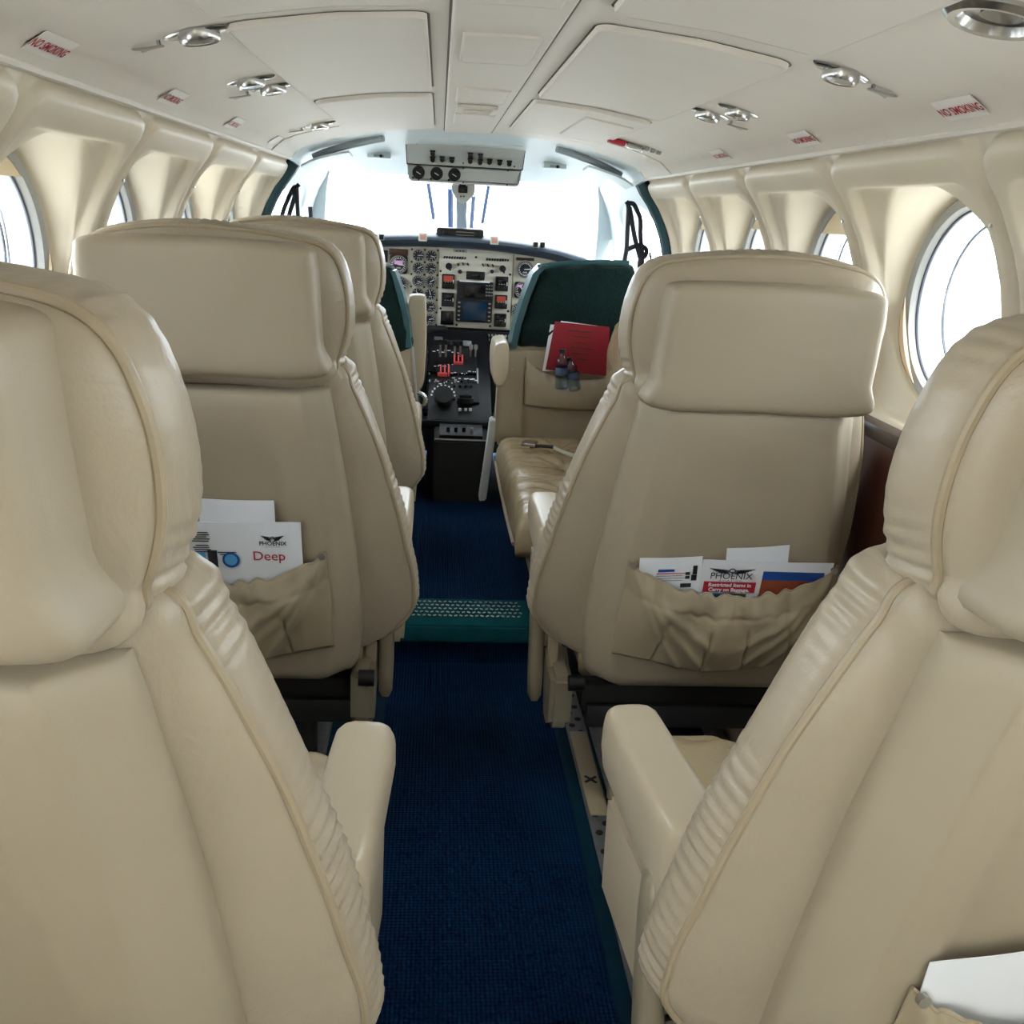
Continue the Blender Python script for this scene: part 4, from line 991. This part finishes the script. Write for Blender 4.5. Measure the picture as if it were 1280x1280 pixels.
# ------------------------------------------------------------------ crew seats
YS = 3.42
def SXZ(x, y, yy=YS): q = at(x, y, yy); return Vector((q.x, q.z))
def slab(name, outline, y0, y1, m, parent, bulge=.02, N=96, wr=.004, lean=0, inset=.03, seed=0):
    b = [Vector((p.x, p.y)) for p in cr([Vector((p[0], p[1], 0)) for p in outline], N)]; n = [q-p for p, q in zip(b, offset2(b, 1))]
    c = sum(b, Vector((0, 0)))/N; rings = []
    for t, k in ((0, .80), (.0, .92), (.04, .97), (.12, 1), (.5, 1.0), (.88, 1), (.96, .97), (1, .92), (1, .8)):
        r = []
        for p in b:
            q = c+(p-c)*k; w = noise.noise(Vector((q.x*14, q.y*14, t*3+seed)))*wr
            yy = y0+(y1-y0)*t+(-bulge if t < .5 else bulge)*(1-k)*2+w+lean*(c.y-q.y); r.append(Vector((q.x+w, yy, q.y+w)))
        rings.append(r)
    V, Fc = loft(rings); return mesh(name, V, Fc, m, parent)
cs = empty('crew_seat', (0, 0, 0), 'copilot seat with dark green sheepskin cover and a pocket holding a red folder', 'seat')
sk = slab('sheepskin_cover', [SXZ(*p) for p in ((646, 432), (655, 395), (668, 355), (680, 336), (720, 330), (780, 331), (794, 342), (798, 390), (798, 440), (740, 440), (690, 434))], YS-.02, YS+.10, 'sheepskin', cs, .02, wr=.012, seed=3, N=200)
V, Fc = loft([[Vector((p.x+dx, YS+dy, p.y)) for dx, dy in ((0, -.03), (.022, -.035), (.026, .06), (-.004, .08))] for p in [SXZ(*q) for q in ((637, 434), (643, 405), (654, 370), (665, 342), (676, 331))]]); mesh('side_bolster', V, Fc, 'green_leather', cs)
tube('top_edge', [Vector((p.x, YS-.01, p.y)) for p in [SXZ(*q) for q in ((672, 334), (690, 331), (715, 328.5), (750, 328), (785, 329))]], .010, 'green_leather', cs, 8)
prism('back_panel', [SXZ(*p) for p in ((634, 432), (700, 434), (798, 440), (798, 560), (618, 556), (622, 470))], 'Y', YS-.012, YS+.07, 'leather_shell', cs, .012)
prism('side_stile', [SXZ(*p) for p in ((629, 436), (655, 438), (652, 545), (620, 545))], 'Y', YS-.022, YS-.010, 'leather_shell', cs, .004)
cylo('stile_snap', Vector((SXZ(640, 461).x, YS-.024, SXZ(640, 461).y)), .005, .004, 'metal', cs, 'Y', 10)
# gathered pocket
nx, nz = 60, 18; V = []; Fc = []; top = []
TL, TR, BR, BL = SXZ(657, 446), SXZ(790, 452), SXZ(790, 510), SXZ(655, 505)
for j in range(nz+1):
    v = j/nz
    for i in range(nx+1):
        u = i/nx; q = 4*u*(1-u); p = (BL.lerp(BR, u)).lerp(TL.lerp(TR, u), v); z = p.y-.07*q**.7*v-.008*q*(1-v)
        d = YS-.016-.03*q**.6*math.sin(math.pi*min(1, .1+v*.9))**.7+.004*math.sin(u*60)*sm(.6, 1, v)+.004*math.sin(9*math.atan2(v-1.2, u-.5))*(1-v)
        V.append(Vector((p.x, d, z)))
        if j == nz: top.append(V[-1].copy())
for j in range(nz):
    for i in range(nx): a = j*(nx+1)+i; Fc.append((a, a+1, a+nx+2, a+nx+1))
pk = mesh('seat_pocket', V, Fc, 'leather', cs, sharp=80); md = pk.modifiers.new('t', 'SOLIDIFY'); md.thickness = .002
tube('hem', top, .003, 'piping', pk, 6)
def pad(name, quad, y0, y1, m, parent, bev=.02):
    return slab(name, [SXZ(x, y, (y0+y1)/2) for x, y in quad], y0, y1, m, parent, .004, 64, .001)
pad('armrest', ((616, 428), (620, 423.5), (630, 422.5), (634, 427), (634.5, 445), (632, 464), (626, 476), (619, 477), (614.5, 468), (613.5, 446)), 3.36, 3.58, 'white_paper' if 0 else 'armrest_leather', cs, .006)
tube('armrest_bracket', [Vector((SXZ(*p).x, YS+.05, SXZ(*p).y)) for p in ((624, 474), (623, 500), (620, 520), (618, 545))], .006, 'metal', cs, 8)
box('seat_cushion', (.40, 3.72, .42), (.46, .50, .12), 'leather', cs, .03); box('seat_base', (.40, 3.70, .24), (.40, .44, .24), 'black_matte', cs, .01)
ps = empty('crew_seat', (0, 0, 0), 'pilot seat with green sheepskin cover, mostly hidden behind the left passenger seats', 'seat')
slab('sheepskin_cover', [SXZ(*p) for p in ((392, 440), (392, 350), (410, 334), (450, 330), (472, 331), (490, 335), (498, 365), (507, 400), (512, 436), (450, 440))], YS-.02, YS+.10, 'sheepskin', ps, .02, wr=.012, seed=5, N=200)
V, Fc = loft([[Vector((p.x+dx, YS+dy, p.y)) for dx, dy in ((0, -.03), (-.022, -.02), (-.02, .08), (.004, .08))] for p in [SXZ(*q) for q in ((515, 434), (512, 400), (504, 366), (494, 338))]]); mesh('side_bolster', V, Fc, 'green_leather', ps)
prism('back_panel', [SXZ(*p) for p in ((392, 432), (516, 432), (519, 480), (521, 545), (392, 545))], 'Y', YS-.012, YS+.07, 'leather_shell', ps, .012)
tube('frame_edge', [Vector((SXZ(*p).x, YS-.02, SXZ(*p).y)) for p in ((515, 434), (519, 480), (522, 540))], .006, 'metal', ps, 8)
pad('armrest', ((511.5, 373), (514, 368.5), (522, 367.5), (529, 368.5), (532.5, 374), (533, 410), (532, 450), (529, 478), (522, 489), (514, 483), (511, 440), (511, 400)), 3.48, 3.58, 'armrest_leather', ps, .006)
tube('adjust_lever', cr([Vector((SXZ(*p).x, YS+.02, SXZ(*p).y)) for p in ((520, 492), (529, 495), (532, 503), (527, 512), (522, 520))], 12, False), .008, 'chrome', ps, 8)
box('seat_cushion', (-.36, 3.72, .42), (.40, .50, .12), 'leather', ps, .03); box('seat_base', (-.36, 3.70, .24), (.36, .44, .24), 'black_matte', ps, .01)
# folder, papers and bottles in the copilot seat pocket
def slip(name, quad, y, m, label, cat, th=.004, m2=None):
    e = empty(name, (0, 0, 0), label, cat); P = [at(a, b, y) for a, b in quad]
    V = [p for p in P]+[p+Vector((0, th, 0)) for p in P]
    mesh('sheet', V, [(0, 1, 2, 3), (4, 5, 6, 7), (0, 1, 5, 4), (1, 2, 6, 5), (2, 3, 7, 6), (3, 0, 4, 7)], m, e, False); return e
fo = slip('red_folder', ((694, 402), (752, 408), (760, 409), (760, 470), (681, 462)), YS-.034, 'folder_red', 'red printed folder in the pocket of the copilot seat', 'folder') if 0 else None
fo = slip('red_folder', ((694, 402), (762, 409), (760, 470), (682, 462)), YS-.034, 'folder_red', 'red printed folder in the pocket of the copilot seat', 'folder')
for k in range(6): box('print_line', at(725+2*(k % 2), 414+7*k, YS-.0355), (.085-.02*(k % 3), .0008, .004), 'ink_rust' if 0 else 'dark_wood', fo, 0, Matrix.Rotation(.06, 3, 'Y'))
slip('white_papers', ((687, 404), (698, 404), (700, 400), (750, 407), (750, 464), (677, 462)), YS-.024, 'white_paper', 'white papers behind the red folder, peeking out at its left edge', 'papers') if 0 else None
wp = empty('white_papers', (0, 0, 0), 'white papers behind the red folder, peeking out at its left edge', 'papers')
prism('sheet', [SXZ(*p) for p in ((687, 404.5), (699, 405), (700, 400), (752, 407), (750, 464), (677, 462))], 'Y', YS-.029, YS-.026, 'white_paper', wp, 0)
def bottle(px_, py_, y, ang, label, hh=.13, r=.026):
    e = empty('water_bottle', tuple(at(px_, py_, y)), label, 'bottle', 'water bottles in the copilot seat pocket'); e.rotation_euler = (0, ang, 0)
    pr_ = [(0, .85), (.03, 1), (.30, 1), (.34, .93), (.38, 1), (.55, 1), (.60, .93), (.64, 1), (.74, .92), (.84, .55), (.90, .42), (.93, .42)]
    V, Fc = loft([[Vector((r*k*math.cos(t), r*k*math.sin(t), hh*z)) for t in [2*math.pi*i/20 for i in range(20)]] for z, k in pr_]); mesh('body', V, Fc, 'bottle_plastic', e)
    cylo('cap', (0, 0, hh*.97), r*.5, hh*.09, 'bottle_cap', e, n=16)
    V, Fc = loft([[Vector((r*1.01*math.cos(t), r*1.01*math.sin(t), hh*z)) for t in [2*math.pi*i/20 for i in range(20)]] for z in (.38, .56)], False, False); mesh('label_band', V, Fc, 'bottle_label', e)
bottle(702, 486, YS-.062, -.05, 'clear water bottle with dark cap standing left in the copilot seat pocket', .14, .024)
bottle(719, 488, YS-.060, -.25, 'shorter clear water bottle tilted right in the copilot seat pocket', .12, .022)

# ------------------------------------------------------------------ control pedestal
pe = empty('control_pedestal', (0, 0, 0), 'black control pedestal with levers, trim wheel and radios between the crew seats', 'pedestal')
XL, XR = -.145, .155
prism('pedestal_body', [(3.62, .12), (3.60, .42), (3.66, .46), (4.12, .70), (4.16, .70), (4.16, .12)], 'X', XL+.02, XR-.03, 'black_plastic', pe, .008)
def pt(px_, py_, off=0):                  # a point on the sloping top face of the pedestal
    o = Vector((0, 3.66, .46)); nn = Vector((0, -.24, .46)).normalized(); d = FW+RI*((px_-640)/F_PX)+UP*(-(py_-640)/F_PX); c = Vector((CX, 0, CZ))
    t = (o+nn*off-c).dot(nn)/d.dot(nn); return c+d*t
RP = Matrix.Rotation(math.atan2(.24, .46), 3, 'X')
for p, sz, m_ in (((565, 450), (.20, .18, .01), 'black_plastic'), ((556, 487), (.085, .12, .008), 'black_matte'), ((585, 492), (.09, .12, .008), 'black_matte')): box('face_plate', pt(*p, .004), sz, m_, pe, .003, RP)
for x0, x1, y_, m_, L_ in ((550, 550, 430, 'black_plastic', .07), (557, 557, 431, 'black_plastic', .07), (568, 568, 432, 'black_plastic', .065), (575, 575, 432, 'black_plastic', .065), (588, 588, 434, 'metal', .05), (594, 594, 434, 'metal', .05)):
    a = pt(x0, 448, .0); b2 = a+Vector((0, -.02, L_)); lv = tube('lever', [a, b2], .004, 'metal', pe, 8); box('lever_knob', b2, (.016, .022, .022), m_, lv, .006)
for x in (546, 551, 556, 561): box('condition_lever', pt(x, 463, .012), (.006, .05, .024), 'lever_red' if x != 546 else 'black_matte', pe, .002, RP)
for x in (568, 573, 578): box('condition_lever', pt(x, 450, .012), (.006, .045, .024), 'lever_red', pe, .002, RP)
box('lever_gate', pt(553, 468, .014), (.038, .006, .016), 'lever_red', pe, .001, RP); box('lever_gate', pt(573, 454, .014), (.036, .006, .014), 'lever_red', pe, .001, RP)
# lever quadrants, slots, small switches and gauges on the sloping face
for x0, w_ in ((549, .010), (556, .010), (568, .010), (575, .010), (589, .014), (595, .014)): box('lever_slot', pt(x0, 441, .0065), (w_*.5, .13, .004), 'under_dark', pe, .001, RP)
for x0, y0, r_ in ((561, 428, .016), (572, 428, .016), (584, 429, .018)):
    g = cylo('quadrant_cap', pt(x0, y0, .012), r_, .018, 'post_metal' if x0 == 584 else 'under_dark', pe, 'Z', 20)
for k in range(7): box('switch', pt(545+8*k, 476, .010), (.008, .010, .012), 'under_dark' if k % 3 else 'frame_grey', pe, .002, RP)
for k in range(4): box('guarded_switch', pt(568+7*k, 482, .012), (.010, .016, .014), 'black_matte', pe, .003, RP)
box('silver_strip', pt(548, 423, .008), (.035, .02, .006), 'metal', pe, .002, RP); box('silver_strip', pt(597, 470, .006), (.006, .10, .004), 'post_metal', pe, .001, RP)
for k in range(5): box('side_mark', pt(535+.5*k, 440+9*k, .004), (.006, .012, .004), 'post_metal', pe, .001, RP)
bm = bmesh.new()
for i in range(9):
    for (x0, y0) in ((543, 440), (543, 456), (566, 466), (544, 478), (567, 474)): bx(bm, pt(x0+3.6*i+random.uniform(-1, 1), y0+random.uniform(-2, 2), .009), (random.choice((.004, .008, .012)), .004, .002), 0, RP)
tag(from_bm('printed_marks', bm, 'white_mark', pe, False), kind='stuff')
q = pt(554, 495, .030); RT = Matrix.Rotation(math.radians(52), 3, 'X'); bm = bmesh.new(); cyl(bm, q, .037, .034, 'Z', 28, None, RT); from_bm('trim_knob', bm, 'black_matte', pe)
bm = bmesh.new()
for i in range(10): a = math.radians(5+19*i); bx(bm, q+RT @ Vector((.046*math.cos(a), .046*math.sin(a), .0)), (.007, .007, .003), 0, RT)
tag(from_bm('dial_marks', bm, 'white_mark', pe, False), kind='stuff')
q = pt(582, 500, .010); k_ = cylo('yaw_trim_wheel', q, .032, .02, 'black_plastic', pe, 'Z', 24); box('wheel_grip', q+Vector((0, 0, .014)), (.050, .024, .016), 'black_plastic', k_, .005)
for x in (575, 582, 588): cylo('indicator_button', pt(x, 512, .008), .006, .01, 'console_grey', pe, 'Z', 10)
box('sub_wing', ((XL+XR)/2, 3.70, .405), (.36, .20, .035), 'black_plastic', pe, .006)
box('trim_wheel_housing', (XL-.005, 3.95, .56), (.03, .26, .20), 'black_matte', pe, .02)
bm = bmesh.new(); cyl(bm, (XL-.022, 3.90, .62), .075, .018, 'X', 32); from_bm('pitch_trim_wheel', bm, 'black_plastic', pe)
for k in range(4): box('trim_scale', (XL-.025, 3.80+.03*k, .60-.01*k), (.004, .010, .012), 'white_mark', pe, .001)
# aft radio rack in front of the pedestal
rk = empty('radio_rack', (0, 0, 0), 'black box with a small radio panel on top, at the aft end of the pedestal', 'rack')
prism('rack_body', [(3.50, .125), (3.50, .365), (3.62, .405), (3.62, .125)], 'X', -.098, .108, 'black_matte', rk, .005)
Rk = Matrix.Rotation(math.atan2(.04, .12), 3, 'X')
box('radio_panel', (.005, 3.56, .392), (.165, .085, .014), 'black_plastic', rk, .003, Rk)
tube('panel_edge', [(-.095, 3.498, .372), (.105, 3.498, .372)], .003, 'metal', rk, 6)
for k in range(4): cylo('knob', (-.045+.030*k, 3.545, .402), .007, .016, 'black_plastic' if k < 3 else 'metal', rk, 'Z', 12)
bm = bmesh.new()
for i in range(10):
    for j in range(2): bx(bm, (-.12+.028*i+(.01 if j else 0), 3.635+.05*j, .428), (.012, .008, .004), 0, None, 1)
tag(from_bm('switch_row', bm, 'frame_grey', rk), kind='stuff')
for x in (-.13, -.06, .03, .10, .15): cylo('knob', (x, 3.67, .432), .010, .014, 'black_plastic', rk, 'Z', 12)
cb = empty('white_board', (0, 0, 0), 'pale grey-blue board leaning upright between the pedestal and the sofa', 'board')
prism('board', [SXZ(*p, 3.46) for p in ((612.5, 523), (620, 523), (619, 540), (607, 622), (598, 623), (603, 590))], 'Y', 3.42, 3.50, 'frame_grey' if 0 else 'console_grey', cb, .004)
# unseen rear bulkhead behind the camera, nearly closed to dim the near seats
rb = empty('wall_back', (0, 0, 0), kind='structure')
for x0, x1, z0, z1 in ((-.80, -.05, -.05, 1.5), (-.04, .80, -.05, 1.5)): box('bulkhead_panel', ((x0+x1)/2, Y0-.03, (z0+z1)/2), (x1-x0, .04, z1-z0), 'wall_leather', rb, 0)

# plants beyond the windshield
gr = empty('tall_grass', tuple(at(732, 330, 42.0)), 'yellow-green plants seen outside through the right edge of the windshield', 'plants')
gr.location.z = -1.25; V = []; Fc = []
for i in range(160):
    x, y = random.uniform(-.42, .45), random.uniform(-.3, .3); hh = random.uniform(.5, 1.15)*(1.25-.9*(x+.42)); w_ = .02; lx = random.uniform(-.1, .1); k = len(V)
    V += [(x-w_, y, 0), (x+w_, y, 0), (x+lx*.5+w_*.7, y, hh*.6), (x+lx*.5-w_*.7, y, hh*.6), (x+lx, y+.02, hh)]; Fc += [(k, k+1, k+2, k+3), (k+3, k+2, k+4)]
tag(mesh('blades', V, Fc, 'grass_yellow', gr, False), kind='stuff')
